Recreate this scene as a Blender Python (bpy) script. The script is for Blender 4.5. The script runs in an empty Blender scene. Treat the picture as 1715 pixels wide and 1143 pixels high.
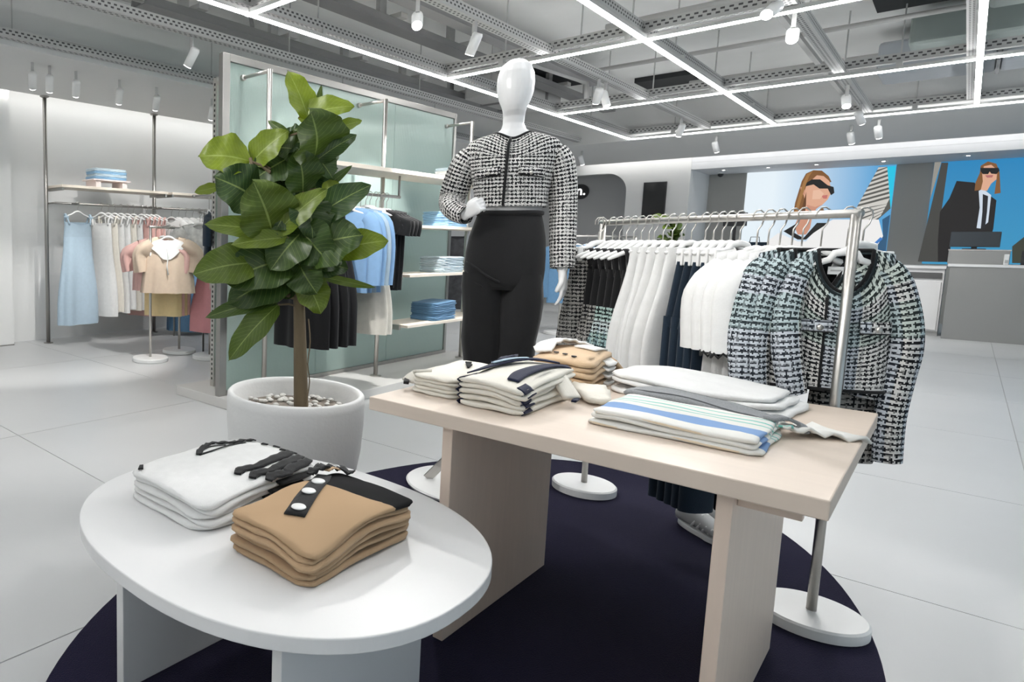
import bpy, math, random
from mathutils import Vector, Matrix
random.seed(7)
PI = math.pi
sc = bpy.context.scene
COL = sc.collection

# ------------------------------------------------------------------ camera
# shop axes: X runs toward the cash desk wall, Y toward the dress wall, Z up (metres)
YAW, PITCH, ROLL, EYE = 0.855528, 0.105466, 0.0117468, 1.15
F_ = Vector((math.cos(YAW) * math.cos(PITCH), math.sin(YAW) * math.cos(PITCH), -math.sin(PITCH)))
R_ = Vector((math.sin(YAW), -math.cos(YAW), 0))
U_ = R_.cross(F_)
R2 = R_ * math.cos(ROLL) + U_ * math.sin(ROLL)
U2 = -R_ * math.sin(ROLL) + U_ * math.cos(ROLL)
cd = bpy.data.cameras.new('camera')
cam = bpy.data.objects.new('camera', cd)
COL.objects.link(cam)
cam.matrix_world = Matrix(((R2.x, U2.x, -F_.x, 0), (R2.y, U2.y, -F_.y, 0), (R2.z, U2.z, -F_.z, EYE), (0, 0, 0, 1)))
cd.sensor_width = 36
cd.lens = 1082.99 / 1715 * 36
cd.shift_x = (857.5 - 363.99) / 1715        # rising/cross shift of a wide lens
cd.shift_y = (517.95 - 571.5) / 1715
cd.clip_start = 0.02
sc.camera = cam

# ------------------------------------------------------------------ world, exposure
w = bpy.data.worlds.new('world')
sc.world = w
w.use_nodes = True
bg = w.node_tree.nodes['Background']
bg.inputs[0].default_value = (0.70, 0.85, 1.0, 1)
bg.inputs[1].default_value = 0.55
sc.view_settings.view_transform = 'Standard'
sc.view_settings.look = 'None'
sc.view_settings.gamma = 1
sc.view_settings.use_curve_mapping = False
sc.view_settings.exposure = 0.46
sc.cycles.use_denoising = True
sc.cycles.max_bounces = 8
sc.cycles.diffuse_bounces = 4
sc.cycles.sample_clamp_indirect = 8
LED_STRENGTH = 21.0
COVE_STRENGTH = 7.0
SPOT_W = 64.0

# ------------------------------------------------------------------ helpers
def link(o, parent=None):
    COL.objects.link(o)
    if parent is not None:
        o.parent = parent
    return o

def tag(o, label=None, cat=None, group=None, kind=None):
    if label: o['label'] = label
    if cat: o['category'] = cat
    if group: o['group'] = group
    if kind: o['kind'] = kind
    return o

def empty(name, loc=(0, 0, 0), rz=0.0, label=None, cat=None, group=None):
    o = bpy.data.objects.new(name, None)
    o.location = loc
    o.rotation_euler = (0, 0, rz)
    o.empty_display_size = 0.05
    link(o)
    return tag(o, label, cat, group)

def mesh(name, V, F, mat, parent=None, smooth=False, uv=None, fm=None, loc=None, rot=None, bevel=0, angle=None):
    me = bpy.data.meshes.new(name)
    me.from_pydata([tuple(v) for v in V], [], F)
    mats = mat if isinstance(mat, (list, tuple)) else [mat]
    for m in mats:
        me.materials.append(m)
    if fm:
        me.polygons.foreach_set('material_index', fm)
    if smooth:
        me.polygons.foreach_set('use_smooth', [True] * len(me.polygons))
    if uv:
        lay = me.uv_layers.new(name='UVMap')
        for l in me.loops:
            lay.data[l.index].uv = uv[l.vertex_index]
    me.update()
    o = bpy.data.objects.new(name, me)
    link(o, parent)
    if loc: o.location = loc
    if rot: o.rotation_euler = rot
    if bevel:
        b = o.modifiers.new('edge', 'BEVEL')
        b.width = bevel
        b.segments = 2
        b.limit_method = 'ANGLE'
    return o

def boxes(L):
    """L: (x0,x1,y0,y1,z0,z1) boxes"""
    V, F = [], []
    for x0, x1, y0, y1, z0, z1 in L:
        n = len(V)
        V += [(x0, y0, z0), (x1, y0, z0), (x1, y1, z0), (x0, y1, z0), (x0, y0, z1), (x1, y0, z1), (x1, y1, z1), (x0, y1, z1)]
        F += [(n, n+3, n+2, n+1), (n+4, n+5, n+6, n+7), (n, n+1, n+5, n+4), (n+1, n+2, n+6, n+5), (n+2, n+3, n+7, n+6), (n+3, n, n+4, n+7)]
    return V, F

def box(name, b, mat, parent=None, bevel=0):
    V, F = boxes([b])
    return mesh(name, V, F, mat, parent, bevel=bevel)

def prism(poly, z0, z1):
    n = len(poly)
    V = [(x, y, z0) for x, y in poly] + [(x, y, z1) for x, y in poly]
    F = [tuple(range(n - 1, -1, -1)), tuple(range(n, 2 * n))]
    F += [(i, (i + 1) % n, n + (i + 1) % n, n + i) for i in range(n)]
    return V, F

def join(*parts):
    V, F = [], []
    for v, f in parts:
        n = len(V)
        V += list(v)
        F += [tuple(i + n for i in q) for q in f]
    return V, F

def frames(path):
    P = [Vector(p) for p in path]
    T = []
    for i in range(len(P)):
        a = P[max(0, i - 1)]; b = P[min(len(P) - 1, i + 1)]
        d = (b - a)
        T.append(d.normalized() if d.length > 1e-9 else Vector((0, 0, 1)))
    up = Vector((0, 0, 1)) if abs(T[0].z) < .9 else Vector((1, 0, 0))
    N = []
    n = (up - T[0] * up.dot(T[0])).normalized()
    for t in T:
        n = (n - t * n.dot(t))
        n = n.normalized() if n.length > 1e-6 else t.orthogonal().normalized()
        N.append(n)
    return P, T, N

def tube(path, r, n=8, cap=True):
    P, T, N = frames(path)
    V, F = [], []
    rr = r if isinstance(r, (list, tuple)) else [r] * len(P)
    for p, t, nn, q in zip(P, T, N, rr):
        b = t.cross(nn)
        for k in range(n):
            a = 2 * PI * k / n
            V.append(tuple(p + nn * (q * math.cos(a)) + b * (q * math.sin(a))))
    for i in range(len(P) - 1):
        for k in range(n):
            a = i * n + k; b2 = i * n + (k + 1) % n
            F.append((a, b2, b2 + n, a + n))
    if cap:
        F.append(tuple(range(n - 1, -1, -1)))
        m = (len(P) - 1) * n
        F.append(tuple(range(m, m + n)))
    return V, F

def lathe(prof, n=32, cx=0, cy=0):
    V, F = [], []
    for r, z in prof:
        for k in range(n):
            a = 2 * PI * k / n
            V.append((cx + r * math.cos(a), cy + r * math.sin(a), z))
    for i in range(len(prof) - 1):
        for k in range(n):
            a = i * n + k; b = i * n + (k + 1) % n
            F.append((a, b, b + n, a + n))
    F.append(tuple(range(n - 1, -1, -1)))
    m = (len(prof) - 1) * n
    F.append(tuple(range(m, m + n)))
    return V, F

def loft(rings, cap0=False, cap1=False, off=0.0):
    """closed rings of equal length -> V,F,UV in metres (seam duplicated)"""
    n = len(rings[0])
    V, F, UV = [], [], []
    vacc = 0.0
    prev = None
    for R in rings:
        R = [Vector(p) for p in R]
        L = [0.0]
        for k in range(n):
            L.append(L[-1] + (R[(k + 1) % n] - R[k]).length)
        half = L[-1] / 2
        if prev is not None:
            vacc += sum((R[k] - prev[k]).length for k in range(0, n, max(1, n // 8))) / len(range(0, n, max(1, n // 8)))
        for k in range(n + 1):
            V.append(tuple(R[k % n]))
            UV.append((L[k] - half + off, -vacc))
        prev = R
    m = n + 1
    for i in range(len(rings) - 1):
        for k in range(n):
            a = i * m + k
            F.append((a, a + m, a + m + 1, a + 1))
    if cap0: F.append(tuple(range(0, n)))
    if cap1:
        s = (len(rings) - 1) * m
        F.append(tuple(range(s + n - 1, s - 1, -1)))
    return V, F, UV

def ering(c, rx, ry, n=32, amp=0, k=0, ph=0, e=1.0, ax=None, ay=None, zf=None, jit=0):
    """elliptic ring starting at the back (+y) so the seam hides behind; front is -y"""
    c = Vector(c)
    ax = Vector(ax) if ax else Vector((1, 0, 0))
    ay = Vector(ay) if ay else Vector((0, 1, 0))
    out = []
    for i in range(n):
        a = PI / 2 + 2 * PI * i / n
        s = 1 + (amp * math.sin(k * a + ph) + amp * .5 * math.sin((k * 1.7) // 1 * a + ph * 2.3) if amp else 0)
        ca, sa = math.cos(a), math.sin(a)
        if e != 1.0:
            ca = math.copysign(abs(ca) ** e, ca); sa = math.copysign(abs(sa) ** e, sa)
        p = c + ax * (rx * ca * (1 + (s - 1) * .25)) + ay * (ry * sa * s)
        if zf: p = p + Vector((0, 0, zf(ca, sa)))
        out.append(p)
    return out

def join3(*parts):
    V, F, U = [], [], []
    for v, f, u in parts:
        n = len(V)
        V += list(v); U += list(u)
        F += [tuple(i + n for i in q) for q in f]
    return V, F, U

# ------------------------------------------------------------------ materials
MATS = {}
def new_mat(name):
    m = bpy.data.materials.new(name)
    m.use_nodes = True
    nt = m.node_tree
    return m, nt, nt.nodes['Principled BSDF']

def nd(nt, typ, **kw):
    n = nt.nodes.new(typ)
    for k, v in kw.items():
        setattr(n, k, v)
    return n

def math_n(nt, op, a, b=None, c=None):
    n = nt.nodes.new('ShaderNodeMath')
    n.operation = op
    for i, x in enumerate((a, b, c)):
        if x is None: continue
        if isinstance(x, (int, float)): n.inputs[i].default_value = x
        else: nt.links.new(x, n.inputs[i])
    return n.outputs[0]

def mixc(nt, fac, a, b, blend='MIX'):
    n = nt.nodes.new('ShaderNodeMix')
    n.data_type = 'RGBA'
    n.blend_type = blend
    if isinstance(fac, (int, float)): n.inputs[0].default_value = fac
    else: nt.links.new(fac, n.inputs[0])
    for i, x in ((6, a), (7, b)):
        if isinstance(x, (tuple, list)): n.inputs[i].default_value = (*x[:3], 1)
        else: nt.links.new(x, n.inputs[i])
    return n.outputs[2]

def M(name, col, rough=.6, metal=0.0, var=0.0, vs=6.0, bump=0.0, bs=120.0, spec=.5, sheen=0.0, stretch=None, emit=0.0, rand=0.0, trans=0.0):
    if name in MATS: return MATS[name]
    m, nt, b = new_mat(name)
    b.inputs['Base Color'].default_value = (*col, 1)
    b.inputs['Roughness'].default_value = rough
    b.inputs['Metallic'].default_value = metal
    b.inputs['Specular IOR Level'].default_value = spec
    if sheen: b.inputs['Sheen Weight'].default_value = sheen
    if emit:
        b.inputs['Emission Color'].default_value = (*col, 1)
        b.inputs['Emission Strength'].default_value = emit
    tc = nd(nt, 'ShaderNodeTexCoord')
    src = tc.outputs['Object']
    if stretch:
        mp = nd(nt, 'ShaderNodeMapping')
        mp.inputs['Scale'].default_value = stretch
        nt.links.new(src, mp.inputs[0])
        src = mp.outputs[0]
    if var:
        nz = nd(nt, 'ShaderNodeTexNoise')
        nz.inputs['Scale'].default_value = vs
        nz.inputs['Detail'].default_value = 5
        nt.links.new(src, nz.inputs[0])
        f = math_n(nt, 'MULTIPLY_ADD', nz.outputs[0], 2 * var, 1 - var)
        out = mixc(nt, 1.0, col, f, 'MULTIPLY')
        nt.links.new(out, b.inputs['Base Color'])
    if rand:
        oi = nd(nt, 'ShaderNodeObjectInfo')
        f = math_n(nt, 'MULTIPLY_ADD', oi.outputs['Random'], 2 * rand, 1 - rand)
        if var:
            out = mixc(nt, 1.0, out, f, 'MULTIPLY')
        else:
            out = mixc(nt, 1.0, col, f, 'MULTIPLY')
        nt.links.new(out, b.inputs['Base Color'])
    if bump:
        nz = nd(nt, 'ShaderNodeTexNoise')
        nz.inputs['Scale'].default_value = bs
        nz.inputs['Detail'].default_value = 3
        nt.links.new(src, nz.inputs[0])
        bp = nd(nt, 'ShaderNodeBump')
        bp.inputs['Strength'].default_value = bump
        bp.inputs['Distance'].default_value = .004
        nt.links.new(nz.outputs[0], bp.inputs['Height'])
        nt.links.new(bp.outputs[0], b.inputs['Normal'])
    MATS[name] = m
    return m

def cloth(name, col, rand=0.0, bump=.35, bs=350, rough=.9, var=.08, vs=30):
    return M(name, col, rough=rough, var=var, vs=vs, bump=bump, bs=bs, spec=.2, sheen=.15, rand=rand)

def tweed(name, s=.0095, dark=(.012, .012, .014), light=(.70, .69, .67), tint=None, bal=.5):
    m, nt, b = new_mat(name)
    uv = nd(nt, 'ShaderNodeTexCoord').outputs['UV']
    sp = nd(nt, 'ShaderNodeSeparateXYZ')
    # irregular yarn: wobble the coordinates a little
    nz = nd(nt, 'ShaderNodeTexNoise'); nz.inputs['Scale'].default_value = 60
    nt.links.new(uv, nz.inputs[0])
    vm = nd(nt, 'ShaderNodeVectorMath', operation='MULTIPLY_ADD')
    nt.links.new(nz.outputs[1], vm.inputs[0])
    vm.inputs[1].default_value = (s * .5, s * .5, 0)
    nt.links.new(uv, vm.inputs[2])
    nt.links.new(vm.outputs[0], sp.inputs[0])
    U = math_n(nt, 'DIVIDE', sp.outputs[0], s); Vv = math_n(nt, 'DIVIDE', sp.outputs[1], s)
    fu = math_n(nt, 'FLOOR', U); fv = math_n(nt, 'FLOOR', Vv)
    def wn(x, o):
        n = nd(nt, 'ShaderNodeTexWhiteNoise', noise_dimensions='1D')
        nt.links.new(math_n(nt, 'ADD', x, o), n.inputs['W'])
        return n
    # plaid rhythm: alternate light and dark yarn with random breaks
    a = math_n(nt, 'MULTIPLY_ADD', wn(fu, 3.5).outputs[0], .5, math_n(nt, 'MULTIPLY', math_n(nt, 'PINGPONG', math_n(nt, 'FLOOR', math_n(nt, 'MULTIPLY', fu, .5)), 1.0), .5))
    c = math_n(nt, 'MULTIPLY_ADD', wn(fv, 91.5).outputs[0], .5, math_n(nt, 'MULTIPLY', math_n(nt, 'PINGPONG', math_n(nt, 'FLOOR', math_n(nt, 'MULTIPLY', fv, .5)), 1.0), .5))
    w2 = nd(nt, 'ShaderNodeTexWhiteNoise', noise_dimensions='2D')
    cb = nd(nt, 'ShaderNodeCombineXYZ')
    nt.links.new(fu, cb.inputs[0]); nt.links.new(fv, cb.inputs[1])
    nt.links.new(cb.outputs[0], w2.inputs[0])
    chk = math_n(nt, 'PINGPONG', math_n(nt, 'FLOOR', math_n(nt, 'MULTIPLY', math_n(nt, 'ADD', fu, fv), .5)), 1.0)
    over = math_n(nt, 'ABSOLUTE', math_n(nt, 'SUBTRACT', chk, math_n(nt, 'GREATER_THAN', w2.outputs[0], .86)))
    mx = nd(nt, 'ShaderNodeMix'); mx.data_type = 'FLOAT'
    nt.links.new(over, mx.inputs[0]); nt.links.new(a, mx.inputs[2]); nt.links.new(c, mx.inputs[3])
    rp = nd(nt, 'ShaderNodeValToRGB')
    nt.links.new(mx.outputs[0], rp.inputs[0])
    e = rp.color_ramp.elements
    e[0].position = bal - .12; e[0].color = (*dark, 1)
    e[1].position = bal + .10; e[1].color = (*light, 1)
    out = rp.outputs[0]
    if tint:
        bu = wn(math_n(nt, 'FLOOR', math_n(nt, 'DIVIDE', U, 11.0)), 11.5)
        bv = wn(math_n(nt, 'FLOOR', math_n(nt, 'DIVIDE', Vv, 13.0)), 31.5)
        for src, col, th in ((bu, tint[0], .62), (bv, tint[1], .66)):
            f = math_n(nt, 'MULTIPLY', math_n(nt, 'GREATER_THAN', src.outputs[0], th), .38)
            out = mixc(nt, f, out, mixc(nt, 1.0, out, col, 'MULTIPLY'))
            out = mixc(nt, math_n(nt, 'MULTIPLY', f, .06), out, col)
    nt.links.new(out, b.inputs['Base Color'])
    b.inputs['Roughness'].default_value = .95
    b.inputs['Specular IOR Level'].default_value = .15
    bp = nd(nt, 'ShaderNodeBump'); bp.inputs['Strength'].default_value = .5; bp.inputs['Distance'].default_value = .003
    nt.links.new(mx.outputs[0], bp.inputs['Height'])
    nt.links.new(bp.outputs[0], b.inputs['Normal'])
    MATS[name] = m
    return m

def emis(name, col, s):
    m, nt, b = new_mat(name)
    b.inputs['Base Color'].default_value = (.8, .8, .8, 1)
    b.inputs['Emission Color'].default_value = (*col, 1)
    b.inputs['Emission Strength'].default_value = s
    MATS[name] = m
    return m

def slotted(name, col):
    """painted steel channel with two rows of punched slots (object coordinates, along X)"""
    m, nt, b = new_mat(name)
    sp = nd(nt, 'ShaderNodeSeparateXYZ')
    nt.links.new(nd(nt, 'ShaderNodeTexCoord').outputs['UV'], sp.inputs[0])
    fx = math_n(nt, 'FRACT', math_n(nt, 'DIVIDE', sp.outputs[0], .05))
    fx2 = math_n(nt, 'FRACT', math_n(nt, 'ADD', math_n(nt, 'DIVIDE', sp.outputs[0], .05), .5))
    def band(lo, hi):
        return math_n(nt, 'MULTIPLY', math_n(nt, 'GREATER_THAN', sp.outputs[1], lo), math_n(nt, 'LESS_THAN', sp.outputs[1], hi))
    s1 = math_n(nt, 'MULTIPLY', math_n(nt, 'LESS_THAN', fx, .5), band(.3, .48))
    s2 = math_n(nt, 'MULTIPLY', math_n(nt, 'LESS_THAN', fx2, .5), band(.62, .80))
    s = math_n(nt, 'ADD', s1, s2)
    nt.links.new(mixc(nt, s, col, (.07, .07, .07)), b.inputs['Base Color'])
    b.inputs['Roughness'].default_value = .5
    MATS[name] = m
    return m

WALL = M('wall_paint', (.80, .80, .79), .85, var=.02, vs=3)
WALLG = M('wall_paint_grey', (.46, .46, .46), .8, var=.03, vs=3)
CEILP = M('ceiling_board', (.72, .72, .71), .9, var=.02, vs=2)
SLAB = M('slab_paint', (.86, .86, .84), .85, var=.10, vs=1.3, bump=.2, bs=30)
VOID = M('void_black', (.03, .032, .034), .9)
CHAN = slotted('slotted_channel', (.50, .50, .49))
GREYM = M('painted_grey_metal', (.50, .50, .49), .5, spec=.4)
DUCT = M('duct_insulation', (.42, .45, .48), .75, var=.12, vs=3, bump=.4, bs=8)
DUCTG = M('duct_green_grey', (.33, .38, .36), .7, var=.15, vs=2)
FLOORM = M('floor_tile_stone', (.565, .572, .575), .36, var=.055, vs=1.6, spec=.45, rand=.02)
GROUT = M('floor_grout', (.42, .42, .42), .8)
STEEL = M('brushed_steel', (.56, .54, .51), .34, metal=1, var=.06, vs=3, stretch=(200, 200, 2))
STEELD = M('brushed_steel_dark', (.40, .39, .37), .38, metal=1)
WOOD = M('pale_birch', (.70, .595, .505), .5, var=.05, vs=5, stretch=(9, 1, 9), spec=.35)
WOODV = M('pale_birch_upright', (.80, .655, .55), .5, var=.06, vs=5, stretch=(9, 9, 1), spec=.35)
SHELFW = M('shelf_birch', (.80, .72, .62), .5, var=.05, vs=5, stretch=(1, 9, 9))
WHITE = M('white_laminate', (.76, .76, .76), .42, spec=.4)
WHITEP = M('white_plastic', (.85, .85, .84), .35)
MANQ = M('mannequin_gloss_white', (.82, .82, .82), .28, spec=.5)
MARBLE = M('white_stone_base', (.82, .82, .81), .35, var=.05, vs=9)
RUG = M('navy_rug', (.014, .012, .034), .98, var=.22, vs=2.2, bump=.9, bs=260, spec=.1, sheen=.05)
CONC = M('pot_concrete', (.78, .78, .77), .8, var=.05, vs=5, bump=.25, bs=60)
PEB = M('pot_pebbles', (.78, .76, .72), .8, rand=.15)
BARK = M('plant_bark', (.15, .115, .07), .9, var=.3, vs=14, bump=.8, bs=60, stretch=(1, 1, .25))
BLACKP = M('black_plastic', (.02, .02, .022), .4)
BLACK = cloth('black_cloth', (.014, .014, .015), rand=.2)
TROUSER = cloth('black_trouser_cloth', (.017, .017, .018), bump=.2)
NAVY = cloth('navy_cloth', (.012, .016, .045))
NAVYD = cloth('navy_twill', (.016, .028, .045), rand=.2)
WCL = cloth('white_cotton', (.78, .78, .77), rand=.03)
WCL2 = cloth('white_linen', (.80, .80, .79), rand=.03)
CREAM = cloth('cream_knit', (.80, .76, .68), rand=.03)
CAMEL = cloth('camel_knit', (.46, .315, .19), rand=.07)
CAMEL2 = cloth('sand_knit', (.58, .42, .27), rand=.08)
LBLUE = cloth('pale_blue_cotton', (.44, .56, .66), rand=.05)
SKY = cloth('sky_blue_cotton', (.28, .47, .74), rand=.1)
DENIM = cloth('mid_blue_denim', (.13, .26, .42), rand=.15)
DENIML = cloth('light_blue_denim', (.30, .50, .70), rand=.12)
DENIMP = cloth('washed_blue_denim', (.52, .62, .68), rand=.1)
PINK = cloth('blush_cotton', (.72, .45, .41), rand=.08)
ROSE = cloth('rose_cotton', (.62, .28, .30), rand=.08)
BEIGE = cloth('beige_linen', (.68, .54, .42), rand=.06)
YELL = cloth('pale_yellow_cotton', (.72, .56, .30), rand=.06)
FLORAL = M('black_floral_print', (.05, .05, .055), .9, var=.9, vs=25)
GREYK = cloth('grey_melange_knit', (.26, .27, .28), var=.35, vs=220)
TW = tweed('black_white_tweed', .0040, bal=.53)
TWM = tweed('black_white_blue_green_tweed', .0042, bal=.53, tint=((.50, .66, .90), (.58, .82, .72)))
TWG = tweed('teal_blue_tweed', .0042, light=(.62, .70, .70), tint=((.25, .42, .62), (.32, .60, .48)))
TWD = tweed('charcoal_tweed', .0042, light=(.36, .35, .33), bal=.5)
LED = emis('led_white', (1, 1, 1), LED_STRENGTH)
COVE = emis('cove_led', (1, .99, .97), COVE_STRENGTH)
LENS = emis('spot_lens', (1, .98, .95), 12)

def glass_mat(name, col, a=.3, d=.32):
    m, nt, b = new_mat(name)
    nt.nodes.remove(b)
    out = nt.nodes['Material Output']
    tr = nd(nt, 'ShaderNodeBsdfTransparent'); tr.inputs[0].default_value = (*[c ** .5 for c in col], 1)
    tl = nd(nt, 'ShaderNodeBsdfTranslucent'); tl.inputs[0].default_value = (*col, 1)
    df = nd(nt, 'ShaderNodeBsdfDiffuse'); df.inputs[0].default_value = (*col, 1)
    gl = nd(nt, 'ShaderNodeBsdfGlossy'); gl.inputs['Roughness'].default_value = .12
    wv = nd(nt, 'ShaderNodeTexWave'); wv.inputs['Scale'].default_value = 26; wv.bands_direction = 'X'
    nt.links.new(nd(nt, 'ShaderNodeTexCoord').outputs['Object'], wv.inputs[0])
    bp = nd(nt, 'ShaderNodeBump'); bp.inputs['Strength'].default_value = .5; bp.inputs['Distance'].default_value = .01
    nt.links.new(wv.outputs[1], bp.inputs['Height'])
    for s in (df, gl): nt.links.new(bp.outputs[0], s.inputs['Normal'])
    rf = nd(nt, 'ShaderNodeBsdfRefraction'); rf.inputs['Roughness'].default_value = .32; rf.inputs['IOR'].default_value = 1.08
    rf.inputs[0].default_value = (*[c ** .5 for c in col], 1)
    def mix(f, x, y):
        n = nd(nt, 'ShaderNodeMixShader')
        if isinstance(f, float): n.inputs[0].default_value = f
        else: nt.links.new(f, n.inputs[0])
        nt.links.new(x, n.inputs[1]); nt.links.new(y, n.inputs[2])
        return n.outputs[0]
    body = mix(.5, tl.outputs[0], df.outputs[0])
    see = mix(.55, tr.outputs[0], rf.outputs[0])
    s = mix(d, see, body)
    lw = nd(nt, 'ShaderNodeFresnel'); lw.inputs[0].default_value = 1.45
    s = mix(math_n(nt, 'MULTIPLY', lw.outputs[0], 1.0), s, gl.outputs[0])
    nt.links.new(s, out.inputs[0])
    MATS[name] = m
    return m
FLUTED = glass_mat('fluted_glass', (.80, .97, .91), d=.58)

def clear_glass(name):
    m, nt, b = new_mat(name)
    nt.nodes.remove(b)
    tr = nd(nt, 'ShaderNodeBsdfTransparent'); tr.inputs[0].default_value = (.93, .97, .97, 1)
    gl = nd(nt, 'ShaderNodeBsdfGlossy'); gl.inputs['Roughness'].default_value = .02
    mx = nd(nt, 'ShaderNodeMixShader'); mx.inputs[0].default_value = .06
    nt.links.new(tr.outputs[0], mx.inputs[1]); nt.links.new(gl.outputs[0], mx.inputs[2])
    nt.links.new(mx.outputs[0], nt.nodes['Material Output'].inputs[0])
    return m
PANE = clear_glass('shopfront_glass')

def leaf_mat(name, a, b_, rough=.38):
    """tone by the object's own colour value; veins from UV"""
    m, nt, b = new_mat(name)
    uv = nd(nt, 'ShaderNodeTexCoord').outputs['UV']
    sp = nd(nt, 'ShaderNodeSeparateXYZ'); nt.links.new(uv, sp.inputs[0])
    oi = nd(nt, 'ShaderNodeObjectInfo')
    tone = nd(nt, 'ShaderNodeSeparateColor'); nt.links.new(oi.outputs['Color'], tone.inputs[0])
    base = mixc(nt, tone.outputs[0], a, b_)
    av = math_n(nt, 'ABSOLUTE', sp.outputs[1])
    rib = math_n(nt, 'LESS_THAN', av, .035)
    d = math_n(nt, 'SUBTRACT', math_n(nt, 'MULTIPLY', sp.outputs[0], 13), math_n(nt, 'MULTIPLY', av, 3.2))
    vein = math_n(nt, 'MULTIPLY', math_n(nt, 'LESS_THAN', math_n(nt, 'FRACT', d), .09), .35)
    f = math_n(nt, 'MINIMUM', math_n(nt, 'ADD', math_n(nt, 'MULTIPLY', rib, .8), vein), .8)
    col = mixc(nt, f, base, mixc(nt, .5, base, (.42, .52, .16)))
    nz = nd(nt, 'ShaderNodeTexNoise'); nz.inputs['Scale'].default_value = 5
    nt.links.new(uv, nz.inputs[0])
    col = mixc(nt, 1.0, col, math_n(nt, 'MULTIPLY_ADD', nz.outputs[0], .5, .75), 'MULTIPLY')
    nt.links.new(col, b.inputs['Base Color'])
    b.inputs['Roughness'].default_value = rough
    b.inputs['Specular IOR Level'].default_value = .4
    bp = nd(nt, 'ShaderNodeBump'); bp.inputs['Strength'].default_value = .3; bp.inputs['Distance'].default_value = .003
    nt.links.new(f, bp.inputs['Height']); nt.links.new(bp.outputs[0], b.inputs['Normal'])
    tl = nd(nt, 'ShaderNodeBsdfTranslucent'); nt.links.new(col, tl.inputs[0])
    mx = nd(nt, 'ShaderNodeMixShader'); mx.inputs[0].default_value = .18
    nt.links.new(b.outputs[0], mx.inputs[1]); nt.links.new(tl.outputs[0], mx.inputs[2])
    nt.links.new(mx.outputs[0], nt.nodes['Material Output'].inputs[0])
    MATS[name] = m
    return m
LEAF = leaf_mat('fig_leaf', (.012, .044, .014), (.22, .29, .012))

# ================================================================== STRUCTURE
X0, X1, Y0, Y1 = -3.05, 15.0, -4.6, 6.85
floor = tag(box('floor', (X0, X1, Y0, Y1, -.12, -.004), GROUT), 'pale grey stone tiled shop floor', None, None, 'structure')
tile_me = None
PX, PY, G = 1.533, 1.923, .0025
for i in range(-3, 9):
    for j in range(-3, 4):
        ax, ay = 1.547 + PX * i, -.30 + PY * j
        bx_, by_ = min(ax + PX, X1), min(ay + PY, Y1)
        ax, ay = max(ax, X0), max(ay, Y0)
        if bx_ - ax < .05 or by_ - ay < .05: continue
        V, F = boxes([(-(bx_-ax)/2 + G, (bx_-ax)/2 - G, -(by_-ay)/2 + G, (by_-ay)/2 - G, -.012, 0)])
        full = abs(bx_ - ax - PX) < 1e-6 and abs(by_ - ay - PY) < 1e-6
        if full and tile_me is not None:
            o = bpy.data.objects.new('tile', tile_me); link(o, floor)
        else:
            o = mesh('tile', V, F, FLOORM, floor)
            if full: tile_me = o.data
        o.location = ((ax + bx_) / 2, (ay + by_) / 2, 0)

def struct(name, V, F, mat, label=None, parent=None, smooth=False):
    o = mesh(name, V, F, mat, parent, smooth=smooth)
    if parent is None: tag(o, label, None, None, 'structure')
    return o

# dress wall (along X) with a shallow panel standing proud at its near end
struct('wall_left', *boxes([(X0, X1, Y1, Y1 + .15, 0, 3.3)]), WALL, 'white wall washed from above behind the dress rails')
struct('wall_left_panel', *boxes([(X0, 2.88, 6.66, Y1 - .002, 0, 2.95)]), WALL, 'plain white wall panel standing proud beside the dress wall')
struct('trim_1', *boxes([(X0, 2.88, 6.655, 6.66, 0, .012)]), STEELD, 'thin dark shadow gap along the foot of the wall panel')
# wall with the rounded opening
XB = 13.75
pier = [(3.27, 0), (4.25, 0)]
poly = [(3.27, 0), (4.25, 0)]
r = .34
for k in range(9):
    a = PI * k / 16
    poly.append((4.25 + r * (1 - math.cos(a)), 2.50 - r + r * math.sin(a)))
poly += [(Y1, 2.50), (Y1, 2.95), (3.27, 2.95)]
n = len(poly)
V = [(XB, y, z) for y, z in poly] + [(XB + .14, y, z) for y, z in poly]
F = [tuple(range(n)), tuple(range(2 * n - 1, n - 1, -1))] + [(i, n + i, n + (i + 1) % n, (i + 1) % n) for i in range(n)]
struct('wall_back', V, F, WALL, 'white end wall with a large round-cornered opening')
struct('wall_recess', *boxes([(14.45, 14.6, 3.9, Y1, 0, 2.95)]), WALLG, 'grey wall deep inside the round-cornered opening')
struct('wall_return', *boxes([(XB + .142, X1, 3.27, 3.37, 0, 2.95)]), WALL, 'short white return wall beside the cash desk area')
struct('wall_cash', *boxes([(X1, X1 + .15, Y0, 3.27, 0, 2.95)]), M('warm_grey_wall', (.46, .45, .42), .8), 'warm grey wall behind the cash desk carrying the screens')
struct('wall_rear', *boxes([(X0 - .15, X0, Y0, Y1, 0, 3.3)]), WALL, 'white wall at the near end of the shop')
# shopfront side: piers, header and glass
struct('wall_shopfront', *boxes([(X0, X1 + .15, Y0 - .15, Y0, 2.9, 3.3), (X0, X1 + .15, Y0 - .15, Y0, 0, .12)] +
       [(x, x + .25, Y0 - .15, Y0, .12, 2.9) for x in (X0, -.1, 2.9, 5.9, 8.9, 11.9, 14.9)]), WALL, 'shopfront wall of white piers between tall panes')
k = 0
for x in (X0 + .25, .15, 3.15, 6.15, 9.15, 12.15):
    k += 1
    xe = {X0 + .25: -.1}.get(x, x + 2.75)
    wo = struct('window_%d' % k, *boxes([(x, xe, Y0 - .08, Y0 - .065, .12, 2.9)]), PANE, 'tall clear shopfront pane number %d from the near end' % k)
# open slab ceiling
struct('ceiling', *boxes([(X0, X1 + .15, Y0 - .15, Y1 + .15, 3.3, 3.45)]), SLAB, 'pale exposed concrete slab ceiling above the light grid')
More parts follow.
